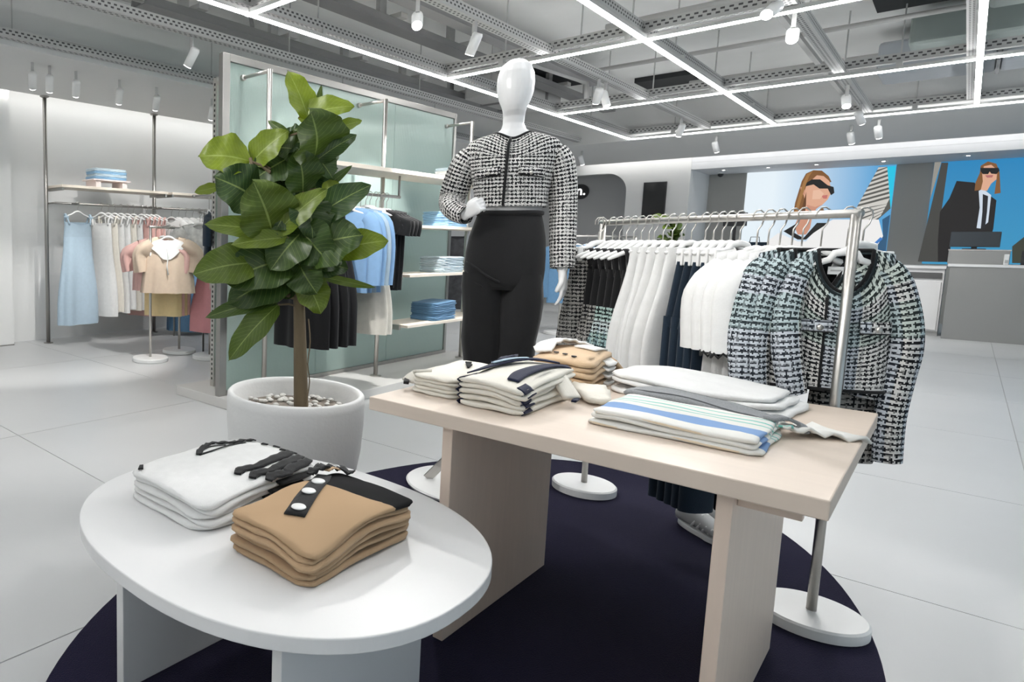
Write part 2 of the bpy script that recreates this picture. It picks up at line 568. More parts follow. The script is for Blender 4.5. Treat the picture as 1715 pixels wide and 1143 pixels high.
# lower boarded ceilings with cove slots
struct('ceiling_band_left', *boxes([(X0, 13.5, 5.08, 6.58, 2.66, 2.74), (X0, 13.5, 5.08, 5.12, 2.74, 3.3)]), CEILP, 'grey boarded ceiling band along the dress wall')
struct('ceiling_band_back', *boxes([(10.75, 13.52, Y0, 5.078, 2.66, 2.74), (10.75, 10.79, Y0, 5.078, 2.74, 3.3)]), CEILP, 'grey boarded ceiling band before the cash desk')
struct('ceiling_cash', *boxes([(XB, X1, Y0, 3.268, 2.48, 2.60), (XB, XB + .1, Y0, 3.268, 2.602, 3.298)]), M('cash_ceiling_white', (.72, .73, .75), .6), 'low white ceiling over the cash desk with small downlights')
struct('ceiling_recess', *boxes([(XB + .142, 14.448, 3.9, Y1, 2.95, 3.0)]), CEILP, 'small ceiling inside the rounded opening')

def lightbar(name, b, mat, label, group):
    o = box(name, b, mat)
    return tag(o, label, 'light', group)
lightbar('cove_light', (X0, 13.3, 6.59, 6.61, 2.69, 2.72), COVE, 'hidden cove light washing the wall above the dress rails', 'cove lights')
lightbar('cove_light', (13.525, 13.545, Y0 + .1, 5.0, 2.70, 2.735), COVE, 'hidden cove light over the end wall and cash desk', 'cove lights')

# ================================================================== CEILING SERVICES
def channel_uv(x0, x1, y0, y1, z0, z1, along):
    V, F = boxes([(x0, x1, y0, y1, z0, z1)])
    return V, F
def slotted_channel(name, parent, x0, x1, y0, y1, z0, z1):
    V, F = boxes([(x0, x1, y0, y1, z0, z1)])
    o = mesh(name, V, F, CHAN, parent)
    me = o.data
    lay = me.uv_layers.new(name='UVMap')
    alx = (x1 - x0) > (y1 - y0)
    for p in me.polygons:
        nz = abs(p.normal.z) > .5
        for li in p.loop_indices:
            v = me.vertices[me.loops[li].vertex_index].co
            u = v.x if alx else v.y
            if nz: t = ((v.y - y0) / (y1 - y0)) if alx else ((v.x - x0) / (x1 - x0))
            else: t = (v.z - z0) / (z1 - z0)
            lay.data[li].uv = (u, t)
    return o

def led_line(along, c, a, b, label):
    z = 2.66
    if along == 'x':
        t = empty('linear_light', ((a + b) / 2, c, z), 0, label, 'ceiling light', 'linear LED lights of the ceiling grid')
        L = (b - a) / 2
        slotted_channel('channel', t, -L, L, .02, .075, .075, .15)
        mesh('led_strip', *boxes([(-L, L, -.020, .016, 0, .008)]), LED, t)
        mesh('housing', *boxes([(-L, L, -.021, .017, .0085, .036)]), GREYM, t)
        for x in (-L * .8, -L * .4, 0.0, L * .4, L * .8): mesh('mount_clip', *boxes([(x - .02, x + .02, -.02, .03, .0365, .0745)]), GREYM, t)
        hang = [(x, .05) for x in (-L * .8, -L * .4, 0.0, L * .4, L * .8)]
    else:
        t = empty('linear_light', (c, (a + b) / 2, z), 0, label, 'ceiling light', 'linear LED lights of the ceiling grid')
        L = (b - a) / 2
        slotted_channel('channel', t, .024, .079, -L, L, .077, .152)
        mesh('led_strip', *boxes([(-.020, .016, -L, L, -.001, .007)]), LED, t)
        mesh('housing', *boxes([(-.021, .017, -L, L, .0095, .037)]), GREYM, t)
        for y in (-L * .75, -L * .3, L * .3, L * .75): mesh('mount_clip', *boxes([(-.02, .03, y - .02, y + .02, .0375, .0765)]), GREYM, t)
        hang = [(.057, y) for y in (-L * .75, -L * .3, L * .3, L * .75)]
    for hx, hy in hang:
        mesh('hanger_rod', *tube([(hx, hy, .15), (hx, hy, .638)], .006, 6), GREYM, t)
    return t
led_line('x', 3.30, -2.9, 10.66, 'long bright ceiling light line running past the mannequin head')
led_line('x', 1.70, -2.9, 10.66, 'long bright ceiling light line in the middle of the grid')
led_line('x', 0.065, -2.9, 10.66, 'long bright ceiling light line at the far right, almost upright in view')
led_line('y', -1.90, -1.0, 3.32, 'added unseen fill light built as a ceiling crossbar behind the viewer')  # unseen crossbar added to fill upright faces turned toward the camera
led_line('y', 3.12, -1.0, 3.32, 'short bright ceiling crossbar at the top left of the grid')
led_line('y', 5.645, -1.0, 3.32, 'bright ceiling crossbar passing behind the mannequin head')
led_line('y', 8.10, -1.0, 3.32, 'bright ceiling crossbar in the middle distance')
led_line('y', 10.66, -1.0, 3.32, 'farthest bright ceiling crossbar against the boarded ceiling')

for i, (y, a, b) in enumerate(((4.0, -1, 10.7), (5.04, -1, 10.7), (2.40, -1, 10.7), (.88, -1, 10.7))):
    lab = ('slotted ceiling channel between light grid and dress wall', 'slotted ceiling channel along the boarded ceiling edge',
           'slotted ceiling channel carrying spotlights over the mannequin', 'slotted ceiling channel carrying spotlights over the rack')[i]
    t = empty('ceiling_channel', ((a + b) / 2, y, 2.70), 0, lab, 'ceiling channel', 'slotted ceiling channels')
    L = (b - a) / 2
    slotted_channel('rail', t, -L, L, -.035, .035, 0, .07)
    for x in (-L * .8, -L * .45, -L * .1, L * .25, L * .6):
        mesh('hanger_rod', *tube([(x, 0, .07), (x, 0, .6)], .006, 6), GREYM, t)

def tray(name, b, mat, label, n):
    t = empty(name, ((b[0]+b[1])/2, (b[2]+b[3])/2, b[4]), 0, label, 'cable tray', 'cable trays under the slab')
    cx, cy = (b[0]+b[1])/2, (b[2]+b[3])/2
    hx, hy, h = (b[1]-b[0])/2, (b[3]-b[2])/2, b[5]-b[4]
    mesh('tray_bed', *boxes([(-hx, hx, -hy, hy, 0, .01), (-hx, hx, -hy, -hy + .012, .011, h), (-hx, hx, hy - .012, hy, .011, h)]), mat, t)
    for i in range(n):
        x = -hx + 2 * hx * (i + .5) / n
        mesh('bracket', *boxes([(x - .05, x + .05, -hy - .05, hy + .05, h, h + .04), (x - .05, x + .05, hy + .01, hy + .05, h + .041, 3.298 - b[4])]), GREYM, t)
    return t
TRAYD = M('tray_dark_grey', (.26, .26, .26), .6)  # plain dark grey of the trays and duct flanges
tray('cable_tray', (3.2, 10.2, 3.36, 3.52, 3.0, 3.06), TRAYD, 'dark grey cable tray beside the long light line', 6)
tray('cable_tray', (3.6, 8.6, 3.02, 3.14, 3.04, 3.10), TRAYD, 'narrow cable tray between light line and mannequin', 5)
tray('cable_tray', (3.0, 9.6, 4.35, 4.55, 2.98, 3.05), TRAYD, 'wide cable tray over the fluted glass stand', 6)
# pipes
def pipe(path, r, mat, label, cat='pipe', group='ceiling pipes'):
    V, F = tube(path, r, 10)
    o = mesh('ceiling_pipe', V, F, mat, None, smooth=True)
    return tag(o, label, cat, group)
pipe([(7.9, -3, 3.05), (7.9, 2.9, 3.05)], .022, GREYM, 'thin grey ceiling pipe crossing before the middle crossbar')
pipe([(6.6, -3, 3.1), (6.6, 2.3, 3.1)], .03, GREYM, 'thicker grey ceiling pipe over the rack')
pipe([(9.3, -3, 3.05), (9.3, 2.3, 3.05)], .03, GREYM, 'far grey ceiling pipe near the boarded ceiling')
pipe([(2.0, 4.68, 3.12), (10, 4.85, 3.12)], .025, GREYM, 'long grey ceiling pipe above the boarded band')
pipe([(6.9, 3.2, 3.05), (8.2, 3.1, 3.05), (8.35, 3.08, 3.03), (8.38, 3.07, 2.8)], .03, GREYM, 'elbowed white ceiling pipe beside the mannequin head')
pipe([(3.3, 3.6, 3.22), (4.7, 4.9, 3.22)], .02, GREYM, 'slanting grey ceiling strut above the glass stand')
pipe([(5.5, 1.0, 3.0), (5.0, 2.4, 3.28)], .025, GREYM, 'short slanting strut above the mannequin')
# strut pair running to the cash desk above the rack
for i, y in enumerate((1.0, 1.1)):
    o = box('ceiling_strut', (6.3, 10.7, y, y + .04, 2.95, 2.99), GREYM)
    tag(o, ('slim steel strut over the rack, on the side of the middle light line', 'slim steel strut over the rack, second of the pair')[i], 'strut', 'ceiling struts')
# black panels that paint in the dark of slab openings, then ducts
def dark_panel(b, label):
    return tag(box('opening_dark_panel', b, VOID), label, 'ceiling opening', 'black panels for dark slab openings')
dark_panel((7.7, 9.3, 3.2, 4.0, 3.24, 3.299), 'black panel for the dark ceiling opening right of the mannequin head')
dark_panel((7.2, 8.3, .15, .70, 3.22, 3.299), 'black panel for the large dark ceiling opening at the top right')
dark_panel((9.7, 10.6, 2.3, 3.0, 3.24, 3.299), 'black panel for the low dark ceiling opening by the far crossbar')

def duct(b, mat, label, n, alongx=True):
    t = empty('air_duct', ((b[0]+b[1])/2, (b[2]+b[3])/2, b[4]), 0, label, 'duct', 'ceiling ducts')
    hx, hy, h = (b[1]-b[0])/2, (b[3]-b[2])/2, b[5]-b[4]
    for i in range(n):
        if alongx:
            x0 = -hx + 2*hx*i/n; x1 = -hx + 2*hx*(i+1)/n
            bb = (x0 + .012, x1 - .012, -hy, hy, 0, h)
        else:
            y0 = -hy + 2*hy*i/n; y1 = -hy + 2*hy*(i+1)/n
            bb = (-hx, hx, y0 + .012, y1 - .012, 0, h)
        V, F = boxes([bb]); mesh('duct_section', V, F, mat, t, bevel=.03)
        if i:
            if alongx: mesh('flange', *boxes([(x0 - .012, x0 + .012, -hy - .015, hy + .015, -.015, h)]), TRAYD, t)
            else: mesh('flange', *boxes([(-hx - .015, hx + .015, y0 - .012, y0 + .012, -.015, h)]), TRAYD, t)
    for s in (-.6, .6):
        mesh('hanger_strap', *boxes([(hx * (s if alongx else 0) - .01, hx * (s if alongx else 0) + .01, hy * (0 if alongx else s) - .012, hy * (0 if alongx else s) + .012, h, 3.298 - b[4])]), GREYM, t)
    return t
duct((9.2, 9.9, -4.0, .75, 2.86, 3.16), DUCT, 'silver-blue insulated duct at the far right', 6, False)
duct((8.35, 8.85, -4.0, .5, 2.9, 3.18), DUCTG, 'green-grey painted duct at the top right', 5, False)
duct((5.9, 7.6, -1.6, .05, 2.92, 3.2), DUCTG, 'green-grey fan unit above the far right light line', 2, True)
duct((7.6, 9.0, 3.6, 4.2, 2.9, 3.18), GREYM, 'grey duct behind the mannequin head', 3, True)

# spotlights on tracks
def spot(x, y, z, tilt, az, label, on=0.0, size=55):
    t = empty('track_spotlight', (x, y, z), az, label, 'spotlight', 'track spotlights')
    mesh('bracket', *boxes([(-.012, .012, -.012, .012, -.10, 0)]), GREYM, t)
    V, F = lathe([(.028, -.075), (.034, -.072), (.036, .06), (.03, .075)], 16)
    b = mesh('can', V, F, WHITEP, t, smooth=True)
    V2, F2 = lathe([(.001, -.0765), (.030, -.0765), (.030, -.0755), (.001, -.0755)], 16)
    e = mesh('lens', V2, F2, LENS if on else GREYM, b)
    b.location = (0, 0, -.15)
    b.rotation_euler = (0, tilt, 0)
    if on:
        ld = bpy.data.lights.new('spot_beam', 'SPOT')
        ld.energy = on; ld.spot_size = math.radians(size); ld.spot_blend = .5; ld.shadow_soft_size = .03
        ld.color = (1, .985, .96)
        lo = bpy.data.objects.new('spot_beam', ld)
        link(lo, b); lo.location = (0, 0, -.09)
    return t
def aim(x, y, z, tx, ty, tz):
    d = Vector((tx - x, ty - y, tz - z + .15))
    az = math.atan2(d.y, d.x)
    # can points along local -Z; tilt about local Y by -angle swings it toward +X
    return -math.atan2(math.hypot(d.x, d.y), -d.z), az
def spot_at(x, y, tgt, label, on=1.0, size=55, z=2.70):
    ti, az = aim(x, y, z, *tgt)
    return spot(x, y, z, ti, az, label, on * SPOT_W, size)
O_ = ('first', 'second', 'third', 'fourth', 'fifth', 'sixth', 'seventh')
# over the tables
spot_at(.9, .88, (2.9, .5, .9), 'added unseen white spotlight brightening the full rack', .8, 44)  # added out of view for more light on the rack clothes
spot_at(.5, 2.40, (2.7, 1.3, 1.1), 'white spotlight above the low table aimed at the mannequin', 1.0, 40)
spot_at(2.3, 2.40, (4.4, 3.1, 1.1), 'white spotlight over the plant aimed at the glass stand', 1.3, 60)
spot_at(3.73, 2.40, (1.9, 1.2, .6), 'white spotlight at the top centre aimed at the tables', .9, 50)
spot_at(4.45, 2.40, (4.6, 3.2, .9), 'white spotlight at the top centre aimed at the glass stand', 2.3, 60)
spot_at(4.6, .88, (1.75, .75, .6), 'white spotlight aimed back at the birch table', 1.0, 46)
spot_at(1.3, 4.03, (2.0, 3.9, 0), 'added unseen white spotlight brightening the aisle before the dress wall', .9, 70)  # extra lamp outside the frame, added to lift the left floor
spot_at(5.1, .88, (2.85, 1.35, 1.2), 'white spotlight aimed back at the mannequin', 1.0, 40)
spot_at(5.79, .88, (3.2, .5, .8), 'white lit spotlight hanging at the top right', 1.0, 40)
spot_at(8.72, .88, (6.5, .4, 0), 'white lit spotlight beside the slim struts', .5, 60)
spot_at(6.80, 2.40, (8.5, 3.5, .4), 'white spotlight of the pair beside the mannequin head, tilted one', .8, 60)
spot_at(6.98, 2.40, (7.0, 1.6, 0), 'white spotlight of the pair beside the mannequin head, upright one', .8, 60)
spot_at(9.50, 2.40, (10.5, 3.2, .4), 'white spotlight under the far ceiling opening', .8, 60)
spot_at(9.93, .88, (12, .3, .6), 'white spotlight near the end of the struts', .8, 60)
spot_at(3.21, 4.03, (2.9, 5.6, .3), 'bright lit spotlight at the top left above the dress racks', 1.7, 60)
for i, x in enumerate((2.56, 2.72, 2.98, 3.44, 3.87, 4.6)):
    spot_at(x, 5.42, (x + .5, 6.5, 1.2), 'white spotlight on the boarded band before the dress wall, %s from the near end' % O_[i], .34 if i > 2 else .10, 60, 2.66)
for i, (x, y) in enumerate(((11.1, 2.38), (10.95, .80), (11.3, 1.06), (11.4, 4.2), (11.5, 4.45))):
    spot_at(x, y, (12.6, y - .3, .3), 'white spotlight on the far boarded ceiling, %s of five' % ('nearest the plant', 'lit one by the struts', 'small one over the jackets', 'nearest the mannequin sleeve', 'beside the round sign')[i], .35, 60, 2.66)
for i, (x, y) in enumerate(((14.2, 2.3), (14.2, 1.7), (14.3, .95), (14.2, .1), (14.3, -.6), (14.2, 2.9))):
    t = empty('downlight', (x, y, 2.48), 0, 'small round recessed downlight over the cash desk, %s from the white return wall' % ('third', 'fourth', 'fifth', 'sixth', 'seventh', 'first')[i], 'downlight', 'downlights over the cash desk')
    V, F = lathe([(.02, -.004), (.05, -.006), (.055, 0), (.02, .001)], 18)
    mesh('ring', V, F, WHITEP, t)
    V, F = lathe([(.001, -.0055), (.019, -.0055), (.019, -.0045), (.001, -.0045)], 14)
    mesh('lens', V, F, LENS, t)
t = empty('security_camera', (14.6, 3.02, 2.48), 0, 'small dark dome camera under the cash desk ceiling', 'camera')
mesh('mount', *lathe([(.05, 0), (.05, -.02), (.03, -.03)], 14), WHITEP, t)
mesh('dome', *lathe([(.045, -.03), (.04, -.06), (.02, -.08), (.003, -.085)], 14), BLACKP, t, smooth=True)

# ================================================================== RUG AND TABLES
V, F = prism([(2.074 + 1.621 * math.cos(a) , .965 + .944 * math.sin(a)) for a in [2 * PI * k / 120 for k in range(120)]], 0.001, .012)
tag(mesh('rug', V, F, RUG, bevel=.004), 'dark navy oval rug under the two display tables', 'rug')
RZ = .0125      # top of the rug

t = empty('display_table', (2.085, .629, RZ), 0, 'square pale birch display table with two panel legs', 'table')
def loc_box(name, b, mat, parent, o, bevel=0):
    V, F = boxes([(b[0]-o[0], b[1]-o[0], b[2]-o[1], b[3]-o[1], b[4]-o[2], b[5]-o[2])])
    return mesh(name, V, F, mat, parent, bevel=bevel)
O1 = (2.085, .629, RZ)
loc_box('tabletop', (1.595, 2.565, .122, 1.136, .650, .69), WOOD, t, O1, .003)
loc_box('leg_panel', (1.64, 2.33, .888, .918, RZ, .6495), WOODV, t, O1, .002)
loc_box('leg_panel', (1.64, 2.33, .268, .296, RZ, .6495), WOODV, t, O1, .002)
loc_box('under_rail', (1.675, 1.70, .165, .2675, .612, .6495), WOODV, t, O1, .002)

t = empty('display_table', (1.152, 1.10, RZ), 0, 'low white display table with rounded ends', 'table')
def stadium(r, h, n=24):
    P = [(r * math.cos(PI * k / n), h + r * math.sin(PI * k / n)) for k in range(n + 1)]
    P += [(r * math.cos(PI + PI * k / n), -h + r * math.sin(PI + PI * k / n)) for k in range(n + 1)]
    return P
V, F = prism([(.447 * math.copysign(abs(math.cos(a)) ** .86, math.cos(a)), .512 * math.copysign(abs(math.sin(a)) ** .86, math.sin(a))) for a in [2 * PI * k / 96 for k in range(96)]], .418 - RZ, .45 - RZ)
mesh('tabletop', V, F, WHITE, t, bevel=.003)
O2 = (1.152, 1.10, RZ)
loc_box('leg_panel', (.829, 1.46, 1.30, 1.33, RZ, .4175), WHITE, t, O2, .002)
loc_box('leg_panel', (.829, 1.312, .762, .787, RZ, .4175), WHITE, t, O2, .002)

# ================================================================== GARMENT TOOLS
def hanger(parent, w=.36, zs=-.105, mat=None, clips=False, drop=.05):
    mat = mat or WHITEP
    hook = tube([(-.02, 0, -.008), (-.019, 0, .010), (-.009, 0, .021), (.004, 0, .0225), (.016, 0, .014), (.019, 0, 0), (.012, 0, -.026), (.001, 0, -.042), (0, 0, -.095)], .0025, 6)
    hk = mesh('hook', *hook, STEEL, None, smooth=True)
    h = w / 2
    bar = tube([(-h, 0, zs - drop), (-h * .8, 0, zs - drop * .72), (-h * .4, 0, zs - drop * .22), (-.03, 0, zs + .012), (0, 0, zs + .018), (.03, 0, zs + .012), (h * .4, 0, zs - drop * .22), (h * .8, 0, zs - drop * .72), (h, 0, zs - drop)], [.006, .009, .010, .011, .012, .011, .010, .009, .006], 8)
    b = mesh('hanger', *bar, mat, parent, smooth=True)
    hk.parent = b
    if clips:
        for s in (-1, 1):
            V, F = boxes([(s * h * .8 - .012, s * h * .8 + .012, -.014, .014, zs - drop * .72 - .05, zs - drop * .72 + .012)])
            mesh('clip', V, F, mat, b, bevel=.003)
    return b

def smooth01(x):
    x = max(0, min(1, x)); return x * x * (3 - 2 * x)

def top_loft(sw, nw, drop, L, chest, hem, dep, slope=.22, back=.015, n=40, amp=.05, k=7, ph=0.0, ztop=-.105, hemwave=0.0, e=1.0, rows=9, yoke=.11):
    rings = []
    nt_ = 5
    def zf_at(t, hw):
        def f(ca, sa):
            c = abs(ca)
            side = -slope * (hw - nw)
            fr = abs(sa) ** 1.1
            d = drop if sa < 0 else back
            return side * c ** .7 - fr * (d * (1 - .0 * t) + t * yoke)
        return f
    for i in range(nt_):
        t = i / (nt_ - 1)
        hw = nw + (sw - nw) * t
        rings.append(ering((0, 0, ztop), hw, dep * (.42 + .58 * t), n, 0, 0, 0, e, zf=zf_at(t, hw)))
    last = rings[-1]
    zb = ztop - L
    for j in range(1, rows + 1):
        u = j / rows
        hw = sw + (chest - sw) * smooth01(u * 3) if u < .34 else chest + (hem - chest) * ((u - .33) / .67)
        a_ = amp * smooth01(u * 1.2)
        R = ering((0, 0, 0), hw, dep * (1 + .15 * u), n, a_, k, ph, e)
        out = []
        for p, q in zip(R, last):
            zt = q.z
            z = zt + (zb - zt) * u
            if j == rows and hemwave: z += hemwave * math.sin(k * math.atan2(p.y, p.x) * 1.0 + ph)
            out.append(Vector((p.x, p.y, z)))
        rings.append(out)
    return rings

def sleeve_loft(path, rx, ry, n=20, amp=.04, k=5, ph=0.0, flat=None):
    """rings along a path; rx across (in the x direction), ry in depth"""
    P, T, N = frames(path)
    rings = []
    m = len(P)
    for i, (p, t) in enumerate(zip(P, T)):
        u = i / (m - 1)
        f = u * (len(rx) - 1); j = min(int(f), len(rx) - 2); g = f - j
        a = rx[j] + (rx[j + 1] - rx[j]) * g
        b = ry[j] + (ry[j + 1] - ry[j]) * g
        yv = Vector((0, 1, 0))
        yv = (yv - t * yv.dot(t)).normalized()
        xv = yv.cross(t).normalized()
        rings.append(ering(p, a, b, n, amp * min(1, u * 2), k, ph + u * 2.5, 1.0, xv, yv))
    return rings

def cloth_mesh(name, rings, mat, parent, cap0=False, cap1=False, uvoff=0.0):
    V, F, U = loft(rings, cap0, cap1, uvoff)
    o = mesh(name, V, F, mat, parent, smooth=True, uv=U)
    return o

def densify(path, m):
    """Catmull-Rom resample"""
    P = [Vector(p) for p in path]
    out = []
    for i in range(len(P) - 1):
        p0 = P[max(i - 1, 0)]; p1 = P[i]; p2 = P[i + 1]; p3 = P[min(i + 2, len(P) - 1)]
        for s in range(m):
            t = s / m
            out.append(.5 * ((2 * p1) + (p2 - p0) * t + (2 * p0 - 5 * p1 + 4 * p2 - p3) * t * t + (3 * p1 - p0 - 3 * p2 + p3) * t ** 3))
    out.append(P[-1])
    return out

def closed_tube(name, ring, r, mat, parent, n=6):
    pts = [Vector(p) for p in ring] + [Vector(ring[0])]
    return mesh(name, *tube(pts, r, n, False), mat, parent, smooth=True)

def hung_top(name, loc, rz, label, cat, group, mat, sw=.19, nw=.075, drop=.07, L=.5, chest=.2, hem=.2, dep=.028, sl=None, slw=.07, sout=.08, trim=None, lining=None, amp=.12, k=6, ph=0., hang=None, n=32, hw=.34, sleeve_mat=None, yoke=.11):
    t = empty(name, loc, rz, label, cat, group)
    hanger(t, min(hw, sw * 1.75), -.122, mat=hang, drop=.035)
    rings = top_loft(sw, nw, drop, L, chest, hem, dep, n=n, amp=amp, k=k, ph=ph, yoke=yoke)
    cloth_mesh('body', rings, mat, t)
    if lining:
        inner = [[Vector((p.x * .965, p.y * .9, p.z)) for p in R] for R in rings[:9]]
        cloth_mesh('lining', inner, lining, t)
    if trim: closed_tube('neck_trim', rings[0], .0055, trim, t)
    if sl:
        zsh = -.105 - .22 * (sw - nw)
        for s in (-1, 1):
            path = densify([(s * (sw - .025), 0, zsh - .045), (s * (sw + sout * .45), .004, zsh - .10), (s * (sw + sout), .006, zsh - sl * .5), (s * (sw + sout * .85), .004, zsh - sl)], 4)
            R = sleeve_loft(path, [slw * .75, slw, slw * .95, slw * .9], [dep * .9, dep * 1.1, dep, dep], 18, amp, 4, ph + s)
            cloth_mesh('sleeve', R, sleeve_mat or mat, t)
    return t

def hung_bottom(name, loc, rz, label, cat, group, mat, w0=.15, w1=.17, L=.7, dep=.022, amp=.25, k=6, ph=0., legs=False, zt=-.15, hang=None, n=36, flare=1.0, clips=True):
    t = empty(name, loc, rz, label, cat, group)
    hanger(t, w0 * 2.1, mat=hang, clips=clips, drop=.02)
    if legs:
        rings = []
        for j in range(5):
            u = j / 4
            rings.append(ering((0, 0, zt - .24 * u), w0 + (w1 - w0) * u, dep * (.8 + .4 * u), n, amp * .3 * u, k, ph, .8))
        cloth_mesh('seat', rings, mat, t)
        for s in (-1, 1):
            R = []
            for j in range(9):
                u = j / 8
                R.append(ering((s * w1 * .5, .0, zt - .20 - (L - .20) * u), w1 * .5 * (1 - .06 * u * (2 - flare)), dep * (.9 + .3 * u), 20, amp * .6, 3, ph + s + u, .8))
            cloth_mesh('leg', R, mat, t)
    else:
        rings = []
        for j in range(11):
            u = j / 10
            rings.append(ering((0, 0, zt - L * u), w0 + (w1 - w0) * smooth01(u * 1.4), dep * (.7 + .8 * u), n, amp * smooth01(u * 2), k, ph, .85))
        cloth_mesh('skirt', rings, mat, t)
    return t

def slip_dress(name, loc, rz, label, cat, group, mat, w0=.11, w1=.2, L=.75, dep=.03, strap=True, amp=.22, k=6, ph=0., hang=None, topmat=None, split=.0, bow=None):
    """strappy dress: hanger, two straps, bodice, skirt"""
    t = empty(name, loc, rz, label, cat, group)
    hanger(t, .34, mat=hang)
    zt = -.20
    if strap:
        for s in (-1, 1):
            P = densify([(s * w0 * .8, -dep * .7, zt - .03), (s * w0 * .95, -.014, -.135), (s * w0 * .95, .0, -.122), (s * w0 * .95, .014, -.135), (s * w0 * .8, dep * .7, zt - .03)], 3)
            V, F = tube(P, .011, 6)
            mesh('strap', V, F, topmat or mat, t, smooth=True)
            if bow:
                V, F = lathe([(.002, -.02), (.022, -.012), (.026, 0), (.02, .014), (.002, .02)], 10)
                b = mesh('bow', V, F, mat, t, smooth=True, loc=(s * w0 * .95, -.02, -.15)); b.scale = (1.2, .6, .8)
    n = 36
    R = []
    for j in range(4):
        u = j / 3
        def zf(ca, sa, u=u): return (-.035 * (1 - abs(ca)) * (1 - u)) if sa < 0 else 0
        R.append(ering((0, 0, zt - .16 * u), w0 + .012 * u, dep * (.85 + .15 * u), n, amp * .15 * u, k, ph, .9, zf=zf))
    cloth_mesh('bodice', R, topmat or mat, t)
    R = []
    for j in range(9):
        u = j / 8
        R.append(ering((0, 0, zt - .158 - (L - .16) * u), w0 + .012 + (w1 - w0) * smooth01(u * 1.2) , dep * (1 + .6 * u), n, amp * smooth01(.25 + u), k, ph, .9))
    cloth_mesh('skirt', R, mat, t)
    return t

def folded(name, w, d, t, mat, loc=(0, 0, 0), rz=0.0, parent=None, layers=2, wave=None, corner=.03, r=None, puff=.003, pick=None, seed=0, n=72):
    """folded garment: rounded slab with stacked fold edges"""
    rnd = random.Random(seed)
    hw, hd = w / 2, d / 2
    c = min(corner, hw * .9, hd * .9)
    out = []
    per = n // 4
    for q, (cx, cy) in enumerate(((hw - c, hd - c), (-hw + c, hd - c), (-hw + c, -hd + c), (hw - c, -hd + c))):
        m = 5
        for k in range(m + 1):
            a = PI / 2 * q + PI / 2 * k / m
            out.append((cx + c * math.cos(a), cy + c * math.sin(a)))
        nx, ny = ((-hw + c, hd), (-hw, -hd + c), (hw - c, -hd), (hw, hd - c))[q]
        x, y = out[-1]
        for k in range(1, 9):
            out.append((x + (nx - x) * k / 9, y + (ny - y) * k / 9))
    N = len(out)
    jit = [rnd.uniform(-1, 1) for _ in range(8)]
    def ww(x, y):
        z = wave(x, y) if wave else 0
        return z + .0015 * math.sin(x * 40 + jit[0] * 6) * math.cos(y * 35 + jit[1] * 6)
    r = r or t / layers * .5
    rows = [('f', .02, 0), ('f', .55, 0), ('i', r, 0)]
    for l in range(layers):
        z0, z1 = t * l / layers, t * (l + 1) / layers
        o = .003 * jit[l]
        rows += [('i', r * .3 + o, z0 + (z1 - z0) * .16), ('i', o, z0 + (z1 - z0) * .5), ('i', r * .3 + o, z0 + (z1 - z0) * .84)]
        if l < layers - 1: rows.append(('i', r * 1.1, z1))
    rows += [('i', r, t), ('i', r * 2.2, t + puff * .5), ('f', .78, t + puff), ('f', .6, t + puff), ('f', .4, t + puff), ('f', .2, t + puff), ('f', .02, t + puff)]
    V, F, fm = [], [], []
    for kind, a, z in rows:
        for i, (x, y) in enumerate(out):
            if kind == 'f':
                px, py = x * a, y * a
            else:
                aa = a + .0025 * math.sin(i * .9 + jit[2] * 9 + z * 300)
                px, py = x * (1 - aa / hw), y * (1 - aa / hd)
            V.append((px, py, z + ww(px, py)))
    for ri in range(len(rows) - 1):
        for i in range(N):
            a = ri * N + i; b = ri * N + (i + 1) % N
            F.append((a, b, b + N, a + N))
            if pick:
                x = (V[a][0] + V[b][0] + V[a + N][0] + V[b + N][0]) / 4; y = (V[a][1] + V[b][1] + V[a + N][1] + V[b + N][1]) / 4
                fm.append(pick(x / hw, y / hd, ri, len(rows)))
    F.append(tuple(range(N - 1, -1, -1))); F.append(tuple(range(len(rows) * N - N, len(rows) * N)))
    if pick: fm += [0, 0]
    o = mesh(name, V, F, mat, parent, smooth=True, fm=fm if pick else None, loc=loc, rot=(0, 0, rz))
    return o

def surf_z(wave, t, x, y, puff=.003): return t + puff + (wave(x, y) if wave else 0)

# ------------------------------------------------------------------ stacks on the low white table
def ribbon(parent, name, pts, fn, mat, lift=.0025, thick=.0022, m=4, crown=.0, ruffle=0.0):
    """flat band lying on a surface: pts = (x, y, width[, extra lift])"""
    C_ = [Vector((p[0], p[1], p[2])) for p in pts]
    E_ = [Vector((p[3] if len(p) > 3 else 0, 0, 0)) for p in pts]
    C_ = densify(C_, m); E_ = densify(E_, m)
    V, F = [], []
    for i, (c, e) in enumerate(zip(C_, E_)):
        a = C_[max(0, i - 1)]; b = C_[min(len(C_) - 1, i + 1)]
        d = Vector((b.x - a.x, b.y - a.y, 0)); d = d.normalized() if d.length > 1e-9 else Vector((1, 0, 0))
        nn = Vector((-d.y, d.x, 0))
        for q in range(5):
            v = (q / 4 - .5)
            p = Vector((c.x, c.y, 0)) + nn * (v * c.z)
            rz_ = ruffle * math.sin(i * 1.9 + q * .4) * abs(v) * 2
            V.append((p.x, p.y, fn(p.x, p.y) + lift + e.x + crown * (1 - 4 * v * v) + rz_))
    for i in range(len(C_) - 1):
        for q in range(4):
            a = i * 5 + q
            F.append((a, a + 5, a + 6, a + 1))
    o = mesh(name, V, F, mat, parent, smooth=True)
    md = o.modifiers.new('thick', 'SOLIDIFY'); md.thickness = thick; md.offset = 0
    return o

